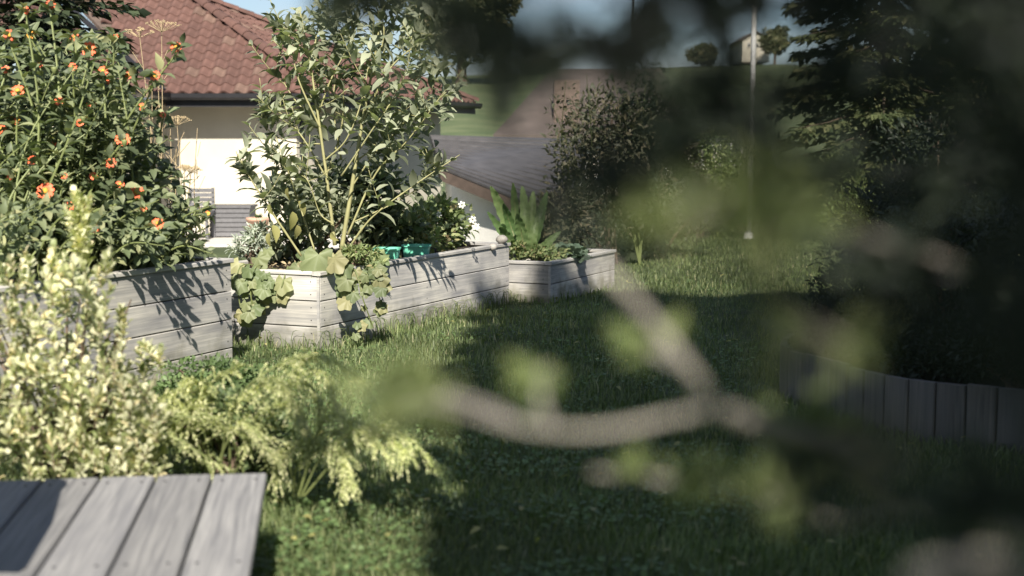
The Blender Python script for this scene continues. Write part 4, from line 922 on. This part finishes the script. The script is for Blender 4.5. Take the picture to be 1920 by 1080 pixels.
# dry litter heap on soil
dl = Leaves()
for k in range(320): dl.add(np.array(soil2(rnd(.08, .9), rnd(.15, .95))) + np.array([0, 0, rnd(.0, .06)]), (rnd(-1, 1), rnd(-1, 1), rnd(-.2, .5)), rnd(.03, .07), (rnd(-.5, .5), rnd(-.5, .5), 1))
o = dl.emit(LA, M['dry'], None, 0, '', 'dry_litter'); tag(o, 'dry brown leaf litter on the soil of the middle bed', 'leaf litter', kind='stuff')
# green plastic trays
def tray(px0, px1, pyt, Y, label):
    a, c = P(px0, pyt, Y), P(px1, pyt, Y); w_ = c[0] - a[0]; zb = H2 - .075; zt = a[2]; t = thing('plastic_tray', label, 'tray', (a[0] + w_ / 2, Y + .1, zb), 'green plastic trays')
    b = MB(); n = 20; prof = [(.40, 0), (.49, 1), (.52, 1), (.52, .96), (.5, .96)]
    v = []; f = []
    prof = [(.0, .02), (.40, .0), (.49, .93), (.53, .93), (.53, 1.0), (.47, 1.0), (.39, .06), (0, .06)]
    for r, z in prof:
        for k in range(n):
            an = 2 * math.pi * k / n; sx = abs(math.cos(an)) ** .5 * math.copysign(1, math.cos(an)); sy = abs(math.sin(an)) ** .5 * math.copysign(1, math.sin(an))
            v.append((a[0] + w_ / 2 + r * w_ * sx, Y + .12 + r * .26 * sy, zb + (zt - zb) * z))
    for i in range(len(prof) - 1):
        for k in range(n): q = i * n + k; r_ = i * n + (k + 1) % n; f.append((q, r_, r_ + n, q + n))
    b.add(v, f); b.build('tray_body', M['green_plastic'], t, False)
tray(698, 748, 467, 11.5, 'left one of two green plastic trays, partly behind vine leaves'); tray(752, 806, 461, 11.98, 'right one of two green plastic trays, clear of the vine leaves')
def pebble(px, py, Y, r, label):
    p = P(px, py, Y); bmv = MB(); n = 12; prof = [(math.sin(math.pi * k / 7), -math.cos(math.pi * k / 7)) for k in range(8)]
    bmv.lathe([(r * a * (1 + rnd(-.08, .08)), r * .8 * z) for a, z in prof], n); o = link('stone', bmv.mesh('stone', M['stone'], True), loc=p); tag(o, label, 'stone')
e = b2c + DV * 3.2 + EV * .035; o_y = e.y
o = None
pebble(941, 449, o_y, .055, 'rounded pale stone on the far corner rim of the middle bed')
pebble(988, 490, 13.75, .05, 'pale flat stone on the soil at the front of the low far bed')
pebble(924, 463, 13.0, .04, 'small pale stone between the middle bed and low far bed')
# ------------------------------------------------------------------ bed 3 plants
random.seed(21)
hr = thing('broad_leaved_plant', 'plant with long upright broad green leaves in the low far bed', 'plant', tuple(P(985, 485, 13.9)))
lv = Leaves()
def big_leaf(m_, p0, p1, w_, bend=.15):
    """long crinkled leaf from p0 to p1 with a pale midrib"""
    p0, p1 = Vector(p0), Vector(p1); d = p1 - p0; ln = d.length; side = d.cross(Vector((0, -1, 0.25))).normalized(); nrm = side.cross(d).normalized()
    v = []; f = []; n = 26; rib = []; ph = rnd(0, 6)
    for k in range(n + 1):
        t_ = k / n; c = p0 + d * t_ + nrm * (-bend * ln * math.sin(t_ * math.pi)) + Vector((0, 0, -.10 * ln * t_ ** 3))
        ww = w_ * (0.12 if t_ < .12 else (math.sin(min(1, (t_ - .12) / .88) ** .75 * math.pi) ** .7 if t_ < 1 else 0)) + .006
        rib.append(c + nrm * -.004)
        for s in (-1, -.5, 0, .5, 1): v.append(c + side * (ww * s * (1 + .10 * math.sin(k * 1.9 + ph))) + nrm * (abs(s) * ww * .45 + math.sin(k * 1.75 + s * 2 + ph) * w_ * .28 * abs(s)))
    for k in range(n):
        for j in range(4): a = k * 5 + j; f.append((a, a + 1, a + 6, a + 5))
    lf = link('leaf', mesh('leaf', v, f, m_, True), hr); b = MB(); b.tube(rib[::2], [.007 * (1 - i / 16) + .001 for i in range(len(rib[::2]))], 5); b.build('midrib', M['cane'], lf)
for (x0, y0, x1, y1, w_, dy) in [(985, 490, 925, 325, .075, 0), (980, 488, 948, 360, .06, -.1), (990, 488, 1000, 345, .065, .1), (985, 490, 935, 420, .06, -.2), (995, 490, 1030, 350, .06, .1), (1000, 490, 1045, 420, .05, -.1), (975, 488, 962, 330, .06, .2), (988, 490, 975, 380, .07, -.2), (980, 492, 915, 380, .05, .1), (992, 490, 1012, 400, .06, -.2), (985, 492, 955, 445, .05, -.25), (1000, 492, 1030, 450, .05, -.2), (990, 490, 985, 330, .06, .25)]:
    (big_leaf(M['horse'], P(x0, y0, 13.9 + dy * .3), P(x1 + rnd(-8, 8), y1 + rnd(-5, 12), 13.9 + dy), w_ * .72, rnd(.12, .3) * (1 if x1 < 985 else -1)))
cb = thing('cabbage_plant', 'low blue-green leafy plant right of the broad-leaved plant', 'plant', tuple(P(1050, 490, 14.2)))
lv = Leaves()
for k in range(70): a = rnd(0, 6.28); c = P(rnd(1010, 1095), rnd(468, 492), rnd(13.8, 14.6)); lv.add(c, (math.cos(a), math.sin(a), rnd(.1, .9)), rnd(.09, .17), (rnd(-.3, .3), rnd(-.6, 0), 1))
lv.emit(RL, M['cabbage'], cb, 70, 'leaf')
blob_bush('vegetable_plant', 'brown-stemmed leafy plant at the back of the low far bed', 'plant', tuple(P(1045, 478, 14.6)), .5, .45, .6, 2200, .07, M['brownbush'], clumps=18)
blob_bush('vegetable_plant', 'small green plants in front of the broad-leaved plant on the low far bed', 'plant', tuple(P(1005, 488, 13.7)), .3, .2, .16, 500, .045, M['bean'], clumps=9, base=OV, ind=60)

# ------------------------------------------------------------------ variegated bush front left
eu = thing('variegated_bush', 'dense cream and yellow variegated bush standing behind the timber platform', 'shrub', (-1.95, 6.1, 0))
lv = Leaves(); b = MB()
def shoots(lst, lv, leaf, npl, base):
    for (p, ln, d) in lst:
        d = Vector(d).normalized(); p = Vector(p); pts_ = [p + d * (ln * t_) for t_ in (0, .5, 1)]
        b.tube(pts_, .002, 4, False)
        a = rnd(0, 6)
        for k in range(npl):
            t_ = k / npl; c = p + d * (ln * t_); x = d.orthogonal().normalized(); y = d.cross(x)
            for s_ in (0, math.pi):
                r = x * math.cos(a + s_) + y * math.sin(a + s_); lv.add(c, r * (1 - .6 * t_) + d * (.35 + .9 * t_), leaf * rnd(.75, 1.25), d * .9 + r * -.3 + Vector((0, 0, .1)))
            a += 1.5
lst = []
outline = [(-80, 530), (0, 540), (60, 560), (100, 530), (150, 500), (190, 545), (215, 620), (235, 690), (260, 740), (300, 770)]
for k in range(430):
    px = rnd(-90, 300); top = np.interp(px, [o_[0] for o_ in outline], [o_[1] for o_ in outline]); py = top + (905 - top) * random.random() ** 1.05 + rnd(-5, 25)
    Y = rnd(5.35, 6.3) - (.25 if py > 700 else 0); p = P(px, py, max(5.25, Y)); lst.append((p, rnd(.07, .15), (rnd(-.6, .6), rnd(-.7, .2), rnd(.5, 1.2))))
for k in range(26): t_ = k / 25; lst.append((P(152 + 10 * math.sin(k), 500 - 115 * t_, 6.0), rnd(.05, .08), (rnd(-.7, .7), rnd(-.5, .3), 1)))
for (x, y, n_) in [(60, 540, 4), (25, 540, 3), (110, 530, 4), (200, 540, 4), (280, 720, 5), (295, 700, 3), (230, 640, 4)]:
    for k in range(n_): lst.append((P(x + rnd(-10, 10), y - 12 * k, rnd(5.8, 6.0)), .07, (rnd(-.5, .5), rnd(-.5, .3), 1)))
shoots(lst, lv, .041, 6, None)
for k in range(60):
    p = Vector(P(rnd(-60, 260), rnd(560, 850), rnd(5.7, 6.2))); b.tube(catmull([(-1.95 + rnd(-.15, .15), 6.1, .02), tuple(Vector((-1.95, 6.1, 0)).lerp(p, .6)), tuple(p)], 4), [.008 - .0006 * i for i in range(9)], 5)
b.build('stem', M['bark'], eu); lv.emit(SP, M['euon'], eu, 300, 'leaf', 'foliage', wx=1.15)

# ------------------------------------------------------------------ golden arching shrub
def arching(label, arcs, Y, m, twigs, name='arching_shrub', dens=1.0):
    t = thing(name, label, 'shrub', tuple(G(arcs[0][0][0], 930)), 'golden arching shrubs'); b = MB(); lv = Leaves()
    for arc in arcs:
        dy = rnd(-.25, .25); pts_ = catmull([P(x, y, Y + dy - .10 * i) for i, (x, y) in enumerate(arc)], 8)
        b.tube(pts_, [.004 * (1 - .6 * i / (len(pts_) - 1)) + .001 for i in range(len(pts_))], 4)
        tot = len(pts_) - 1
        for k in range(int(twigs * tot / 24)):
            f = rnd(.25, 1) * tot; i = min(tot - 1, int(f)); p = pts_[i].lerp(pts_[i + 1], f - i); td = (pts_[i + 1] - pts_[i]).normalized()
            ln = rnd(.05, .15) * (1.15 - .5 * f / tot); d = (td * rnd(.5, 1.1) + Vector((rnd(-.5, .5), rnd(-.5, .5), rnd(-.75, .3)))).normalized()
            e = p + d * ln + Vector((0, 0, -.25 * ln)); tp = catmull([p, p.lerp(e, .5) + Vector((0, 0, .12 * ln)), e], 3); b.tube(tp, .0012, 3, False)
            n_ = int(18 * dens)
            for j in range(n_):
                g = j / n_ * (len(tp) - 1); q = tp[int(g)].lerp(tp[min(len(tp) - 1, int(g) + 1)], g - int(g))
                lv.add(q, d * .9 + Vector((rnd(-.8, .8), rnd(-.8, .8), rnd(-.7, .7))), rnd(.009, .019), (rnd(-.5, .5), rnd(-.5, .5), 1))
    b.build('stem', M['stem'], t); lv.emit(SI, m, t, 0, 'leaf', 'foliage', smooth=False, wx=.75); return t
arcs1 = [[(430, 900), (440, 760), (520, 685), (600, 670), (670, 705), (706, 760)], [(420, 900), (470, 780), (560, 700), (610, 705), (632, 770)], [(400, 900), (350, 790), (320, 760), (270, 790)], [(400, 900), (370, 770), (400, 715), (440, 690)],
         [(420, 900), (420, 800), (460, 740), (540, 700), (590, 735), (600, 800)], [(430, 900), (520, 760), (560, 690), (575, 670)], [(390, 900), (330, 800), (300, 800), (275, 850)], [(410, 900), (380, 760), (340, 730), (290, 760)], [(410, 900), (430, 780), (470, 730), (530, 720), (560, 790)],
         [(420, 900), (400, 760), (380, 720), (350, 715)], [(430, 900), (470, 800), (520, 760), (560, 770), (580, 820)], [(400, 900), (380, 800), (350, 770), (310, 830)]]
arching('pale golden feathery shrub with arching sprays in front of the middle bed', arcs1 + [[(420 + rnd(-60, 60), 910), (400 + rnd(-90, 110), 800 + rnd(-30, 20)), (400 + rnd(-110, 150), 770 + rnd(-30, 40)), (400 + rnd(-130, 190), 820 + rnd(-40, 60))] for _ in range(5)], 5.95, M['golden'], 46, dens=1.25)
arcs2 = [[(560, 930), (590, 850), (640, 805), (700, 800), (760, 815), (850, 915)], [(560, 930), (570, 840), (620, 810), (660, 830)], [(570, 930), (640, 850), (700, 815), (740, 830), (760, 850)], [(560, 930), (540, 860), (560, 830), (600, 830), (640, 850), (660, 910)],
         [(565, 930), (600, 860), (640, 820), (680, 810), (720, 850)], [(560, 930), (600, 800), (630, 780), (690, 800)], [(550, 930), (560, 870), (610, 840), (640, 870), (650, 910)], [(560, 930), (520, 870), (530, 850), (515, 900)]]
arching('smaller pale golden feathery shrub right of the platform corner', arcs2, 5.65, M['golden'], 44, dens=1.25)
blob_bush('low_green_shrub', 'soft green undergrowth beneath the golden sprays', 'shrub', (-1.22, 6.05, 0), .42, .3, .42, 4200, .035, M['green_spray'], clumps=18, base=SI)
blob_bush('low_green_shrub', 'low dark green plants at the foot of the tallest raised bed', 'shrub', (-1.75, 8.1, 0), .45, .3, .24, 2400, .035, M['clover'], clumps=16, base=SI)

# ------------------------------------------------------------------ grass
def grass(n, yr, xr, hmin, hmax, wid, name, label):
    # density falls with distance
    y = yr[0] * (yr[1] / yr[0]) ** rng.random(n); x = rng.uniform(-.40, .40, n) * y
    inb = np.zeros(n, bool)
    for c, L_, W_ in ((b1c, 3.6, 1.15), (b2c, 3.36, 1.1), (b3c, 1.75, 1.2)):
        dx, dy = x - c.x, y - c.y; s = dx * DV.x + dy * DV.y; q = dx * EV.x + dy * EV.y; inb |= (s > -.01) & (s < L_ + .01) & (q > -.01) & (q < W_ + .01)
    inb |= (y > 18.2) & (x < 1.9); inb |= (x > 2.05) & (y > 7) & (y < 12)
    x, y = x[~inb], y[~inb]; n = len(x)
    patch = np.array([mnoise.noise((a * .9, b_ * .9, 3)) for a, b_ in zip(x[::1], y)]) * .5 + .5
    near = np.zeros(n)
    for c, L_ in ((b1c, 3.6), (b2c, 3.36), (b3c, 1.75)):
        dx, dy = x - c.x, y - c.y; s = dx * DV.x + dy * DV.y; q = dx * EV.x + dy * EV.y; near = np.maximum(near, ((s > -.15) & (s < L_) & (q < 0) & (q > -.14)) * 1.0)
        near = np.maximum(near, ((q > -.1) & (q < 1.2) & (s < 0) & (s > -.16)) * 1.0)
    h = rng.uniform(hmin, hmax, n) * (.55 + .8 * patch) * (1 + .9 * near * rng.random(n)); a = rng.uniform(0, 6.283, n); ln = rng.uniform(.1, .9, n) * h
    w_ = wid * (y / 6) ** .6 * rng.uniform(.7, 1.3, n); dx, dy = np.cos(a), np.sin(a); px_, py_ = -dy * w_, dx * w_
    z = H(x, y) - .005
    V = np.stack([np.stack([x - px_, y - py_, z], -1), np.stack([x + px_, y + py_, z], -1),
                  np.stack([x + dx * ln * .35 + px_ * .7, y + dy * ln * .35 + py_ * .7, z + h * .62], -1), np.stack([x + dx * ln * .35 - px_ * .7, y + dy * ln * .35 - py_ * .7, z + h * .62], -1),
                  np.stack([x + dx * ln, y + dy * ln, z + h * .92], -1)], 1)
    Fq = np.array([[0, 1, 2], [0, 2, 3], [3, 2, 4]]); FF = Fq[None] + (np.arange(n) * 5)[:, None, None]
    o = link(name, fast_mesh(name, V.reshape(-1, 3), 3, FF, M['grassblade'])); tag(o, label, 'grass', kind='stuff')
grass(230000, (3.2, 24), None, .035, .085, .0028, 'grass', 'short green lawn grass between the raised beds and the palisade')
# clover leaves and weeds
n = 26000; y = 4.2 * (15 / 4.2) ** rng.random(n); x = rng.uniform(-.33, .2, n) * y
kp = np.array([mnoise.noise((a * 1.3, b_ * 1.3, 9)) for a, b_ in zip(x, y)]) > -.05
for c, L_, W_ in ((b1c, 3.6, 1.15), (b2c, 3.36, 1.1), (b3c, 1.75, 1.2)):
    dx, dy = x - c.x, y - c.y; s = dx * DV.x + dy * DV.y; q = dx * EV.x + dy * EV.y; kp &= ~((s > -.01) & (s < L_ + .01) & (q > -.01) & (q < W_ + .01))
x, y = x[kp], y[kp]; n = len(x); lv = Leaves(); a = rng.uniform(0, 6.28, n)
lv.bulk(np.stack([x, y, rng.uniform(.02, .075, n)], -1), np.stack([np.cos(a), np.sin(a), rng.uniform(-.2, .5, n)], -1), rng.uniform(.014, .032, n), rng.normal(0, .4, (n, 3)) + np.array([0, -.2, 1]))
o = lv.emit(SI, M['clover'], None, 0, '', 'clover', smooth=False, wx=1.3); tag(o, 'small clover and weed leaves growing through the lawn', 'clover', kind='stuff')
fl_ = Leaves()
for k in range(260):
    y_ = 4.5 * (16 / 4.5) ** random.random(); x_ = rnd(-.3, .34) * y_
    if any(-.02 < (x_ - c.x) * DV.x + (y_ - c.y) * DV.y < l_ + .02 and -.02 < (x_ - c.x) * EV.x + (y_ - c.y) * EV.y < 1.3 for c, l_ in ((b1c, 3.6), (b2c, 3.36), (b3c, 1.75))): continue
    fl_.add((x_, y_, rnd(.03, .07)), (rnd(-1, 1), rnd(-1, 1), rnd(-.3, .3)), rnd(.03, .055), (rnd(-.4, .4), rnd(-.4, .4), 1))
o = fl_.emit(OV, M['shrub_yellow'], None, 0, '', 'fallen_leaves'); tag(o, 'small fallen yellow leaves scattered on the lawn', 'fallen leaves', kind='stuff')
# taller weeds along bed feet
wd = MB(); t = thing('tall_grass_tuft', 'long grass tufts growing against the foot of the middle bed', 'grass tuft', (b2c.x, b2c.y, 0))
for k in range(240):
    s = rnd(-.1, 3.4); q = b2c + DV * s - EV * rnd(.01, .10)
    if random.random() < .25: q = b2c + EV * rnd(0, .9) - DV * rnd(.02, .1)
    a = rnd(0, 6.28); h = rnd(.08, .20); e = q + Vector((math.cos(a) * h * .6, math.sin(a) * h * .6, h * .8)); m_ = q + Vector((math.cos(a) * h * .15, math.sin(a) * h * .15, h * .75)); wd.tube(catmull([q, m_, e], 3), [.003, .003, .0028, .0025, .002, .001, .0005], 3, False)
wd.build('blade', M['grassblade'], t)['kind'] = 'stuff'

# ------------------------------------------------------------------ foreground conifer and the trees that shade the lawn
ft = thing('garden_conifer', 'conifer whose blurred twigs cross the right half of the view close to the lens', 'tree', (1.75, .9, 0))
b = MB(); b.tube([(1.75, .9, -.05), (1.75, .88, 2), (1.72, .85, 5), (1.7, .8, 10)], [.17, .15, .10, .02], 12); b.build('trunk', M['bark'], ft)
def fg_branch(pts_, r0, r1, dens, nsize, m, spread=.05, lv=None, bb=None, f0=0.0, tw=.09):
    c = catmull([Vector(P(x, y, d)) for x, y, d in pts_] if len(pts_[0]) == 3 and pts_[0][0] > 5 else pts_, 8)
    bb.tube(c, [r0 + (r1 - r0) * i / (len(c) - 1) for i in range(len(c))], 8)
    for k in range(dens):
        f = rnd(f0, 1) * (len(c) - 1); i = min(len(c) - 2, int(f)); p = c[i].lerp(c[i + 1], f - i); td = (c[i + 1] - c[i]).normalized()
        d = (td * .6 + Vector((rnd(-1, 1), rnd(-1, 1), rnd(-.8, .8)))).normalized(); e = p + d * rnd(.3, 1) * tw
        bb.tube([p, e], [.0016, .0008], 4, False)
        for j in range(22):
            q = p.lerp(e, rnd(.1, 1)); lv.add(q, d * .7 + Vector((rnd(-1, 1), rnd(-1, 1), rnd(-1, 1))), nsize * rnd(.7, 1.2), (rnd(-1, 1), rnd(-1, 1), 1))
bb = MB(); lv = Leaves()
main = [tuple(x) for x in ([(1.70, .9, 1.02)] + [tuple(P(x, y, d)) for x, y, d in [(1960, 1010, 1.05), (1640, 850, .98), (1340, 765, .95)]])]
fg_branch(main, .0075, .0042, 0, .022, None, lv=lv, bb=bb, f0=.55, tw=.05)
fg_branch([(1340, 765, .95), (1290, 690, .94), (1220, 600, .93), (1125, 492, .92)], .0041, .0035, 0, .02, None, lv=lv, bb=bb)
fg_branch([(1340, 765, .95), (1250, 785, .94), (1120, 808, .93), (980, 800, .92), (860, 765, .92), (790, 748, .92)], .0036, .0006, 0, .022, None, lv=lv, bb=bb)
# side twigs all leave on the far side of the fork
for pth, dn, tw in [([(980, 800, .92), (900, 760, .97), (800, 735, 1.0), (715, 735, 1.02)], 18, .035),
                 ([(1340, 765, .95), (1400, 800, 1.0), (1480, 830, 1.0), (1560, 840, 1.0)], 30, .045),
                 ([(1640, 700, .75), (1560, 640, .72), (1500, 590, .70)], 3, .04),
                 ([(1290, 690, .94), (1240, 670, .99), (1200, 640, 1.02)], 3, .03),
                 ([(1030, 804, .92), (1015, 750, .97), (1020, 690, 1.0)], 3, .03),
                 ([(1640, 850, .98), (1500, 900, 1.02), (1300, 900, 1.05), (1110, 885, 1.05)], 5, .03),
                 ([(1800, 930, 1.0), (1600, 980, .95), (1480, 950, .95), (1440, 930, .95)], 4, .025),
                 ([(1980, 1120, .7), (1850, 1070, .68), (1720, 1090, .66)], 0, .02),
                 ([(2000, 560, 1.1), (1750, 480, 1.0), (1560, 430, .8), (1400, 400, .68), (1300, 370, .64)], 13, .045)]:
    big = pth[0][0] == 1980
    fg_branch(pth, .012 if big else .0028, .008 if big else .0015, dn, .022, None, lv=lv, bb=bb, f0=.5, tw=tw)
bb.build('twig', M['twig'], ft); lv.emit(SN, M['needle_lit'], ft, 0, 'needle', 'needles', smooth=False)
bb = MB(); lv = Leaves()
for path, dn, tw in [([(2100, -100, 1.3), (1700, -30, 1.1), (1400, 0, 1.0), (1150, 90, .96), (960, 90, .94), (830, 30, .92)], 100, .05),
                 ([(2100, 100, 1.3), (1800, 110, 1.1), (1500, 160, 1.0), (1380, 200, .96), (1270, 210, .94)], 75, .06),
                 ([(2100, 260, 1.2), (1850, 320, 1.1), (1650, 340, 1.0), (1480, 310, .95)], 34, .07),
                 ([(2100, 520, 1.2), (1850, 520, 1.05), (1700, 500, .95), (1600, 460, .9)], 26, .07),
                 ([(2100, 150, 1.2), (1950, 30, 1.0), (1780, -20, .95)], 150, .09),
                 ([(2100, 400, 1.2), (1960, 340, 1.0), (1880, 250, .95)], 70, .08),
                 ([(2100, 900, 1.0), (1950, 940, .9), (1780, 940, .85)], 30, .07),
                 ([(1250, -200, 1.1), (1260, -60, 1.0), (1210, 60, .98), (1180, 110, .96)], 30, .045),
                 ([(1330, -150, 1.1), (1350, -30, 1.0), (1350, 90, .98), (1340, 240, .96)], 16, .045),
                 ([(1340, 240, 1.04), (1250, 310, 1.04), (1120, 350, 1.04), (1030, 390, 1.04)], 24, .06),
                 ([(960, 90, .94), (930, 140, .94), (980, 200, .94)], 8, .035),
                 ([(800, -220, 1.1), (780, -80, 1.0), (690, -20, .98), (600, -10, .96)], 22, .035)]:
    fg_branch(path, .004, .0012, dn, .018, None, lv=lv, bb=bb, f0=.15, tw=tw)
bb.build('twig', M['twig_shaded'], ft); lv.emit(SN, M['needle'], ft, 0, 'needle', 'needles', smooth=False, wx=1.3)
# very near hanging twigs right of the lens: a broad dark veil
bb = MB(); lv = Leaves()
for path, dn, tw in [([(2300, 100, .46), (1900, 60, .42), (1500, 80, .40), (1100, 60, .38)], 17, .028),
                     ([(2300, 420, .46), (1900, 350, .42), (1500, 300, .40), (1250, 260, .38)], 15, .03),
                     ([(1500, 180, .40), (1250, 220, .36), (1050, 300, .35), (960, 380, .34)], 9, .03),
                     ([(1100, -40, .40), (980, 40, .36), (880, 90, .35)], 6, .025), ([(1500, 300, .40), (1420, 420, .36), (1300, 460, .35)], 6, .03),
                     ([(2300, 700, .46), (1950, 620, .42), (1650, 560, .40), (1420, 560, .38)], 18, .032),
                     ([(2300, 1000, .46), (1980, 920, .42), (1700, 860, .40), (1500, 900, .38)], 16, .03),
                     ([(2300, 300, .40), (2000, 300, .38), (1800, 150, .36)], 20, .034), ([(2300, 600, .40), (2000, 700, .38), (1850, 500, .36)], 20, .034)]:
    fg_branch(path, .0015, .0006, dn, .011, None, lv=lv, bb=bb, f0=.2, tw=tw)
bb.build('twig', M['twig_shaded'], ft); lv.emit(SN, M['needle'], ft, 0, 'needle', 'needles', smooth=False)
# added light blockers: dense boughs over and beside the viewer, out of view, which keep the near twigs in shade
bb = MB(); lv = Leaves()
def shade_bough(a_, b_, wz, n_):
    a_, b_ = Vector(a_), Vector(b_); bb.tube([a_, b_], [.02, .006], 6)
    for k in range(n_):
        q = a_.lerp(b_, random.random()) + Vector((rnd(-.1, .1), rnd(-.16, .16), rnd(-wz, wz))); lv.add(q, (rnd(-1, 1), rnd(-1, 1), rnd(-.6, .4)), rnd(.05, .10), (rnd(-1, 1), -1, 1))
shade_bough((1.7, .7, 2.1), (-.30, .62, 2.06), .14, 2600)
shade_bough((1.7, .6, 1.75), (.34, .36, 1.60), .22, 4200)
shade_bough((1.7, .5, 1.35), (.29, .28, 1.25), .16, 1500)
shade_bough((1.5, -.2, 1.85), (-.12, -.34, 1.80), .17, 5200)
bb.build('shade_bough', M['bark'], ft); lv.emit(SI, M['needle'], ft, 0, 'needle', 'needles', smooth=False)
# the crown above, out of view, that shades the lawn
def crown(parent, base, h, cb_, rad, nbr, per, spray, prof=.55):
    lv = Leaves(); base = Vector(base); bb = MB()
    for k in range(nbr):
        f = (k + random.random()) / nbr; z = cb_ + (h - cb_) * f; a = k * 2.399; ln = rad * (1 - f) ** prof * rnd(.8, 1.1) + .15; dv = Vector((math.cos(a), math.sin(a), 0))
        bb.tube([base + Vector((0, 0, z)), base + Vector((0, 0, z)) + dv * ln + Vector((0, 0, .05 * ln))], [.025, .006], 5)
        n = int(per * ln / rad) + 10; s = rng.random(n) ** .7; side = np.array(Vector((0, 0, 1)).cross(dv)); off = rng.uniform(-1, 1, n)
        p = np.array(base) + np.array([0, 0, z]) + np.outer(s * ln, np.array(dv)) + side[None] * (off * ln * .36 * np.sqrt(1 - s))[:, None]; p[:, 2] += rng.uniform(-.2, .12, n)
        lv.bulk(p, np.array(dv)[None] * .8 + side[None] * off[:, None] + rng.normal(0, .3, (n, 3)), spray * rng.uniform(.6, 1.3, n), rng.normal(0, .5, (n, 3)) + np.array([0, 0, 1]))
    bb.build('limb', M['bark'], parent); lv.emit(SI, M['needle'], parent, 0, 'leaf', 'crown', smooth=False)
crown(ft, (1.72, .85, 0), 10.3, 4.2, 2.0, 100, 170, .24)
for (x, y, h, cb_, r, n_, pf, lab) in [(2.0, -3.2, 12.9, 5.5, 1.6, 190, .13, 'slim conifer straight behind the viewer shading the middle of the lawn'),
        (3.9, -3.3, 13.2, 2.5, 2.45, 230, .3, 'dense conifer behind the viewer on the right shading the palisade bed'), (7.4, -2.5, 14.5, 1.5, 2.4, 150, .4, 'tall conifer far to the right behind the viewer'), (4.7, 3.4, 8.3, .6, 1.9, 140, .4, 'unseen bushy conifer added right of the lawn to block sky light')]:  # last conifer is added out of view to darken the palisade side
    t = thing('garden_conifer', lab, 'tree', (x, y, 0)); b = MB(); b.tube([(x, y, -.05), (x, y, h)], [.2, .02], 8); b.build('trunk', M['bark'], t); crown(t, (x, y, 0), h, cb_, r, n_, 190, .28, pf)
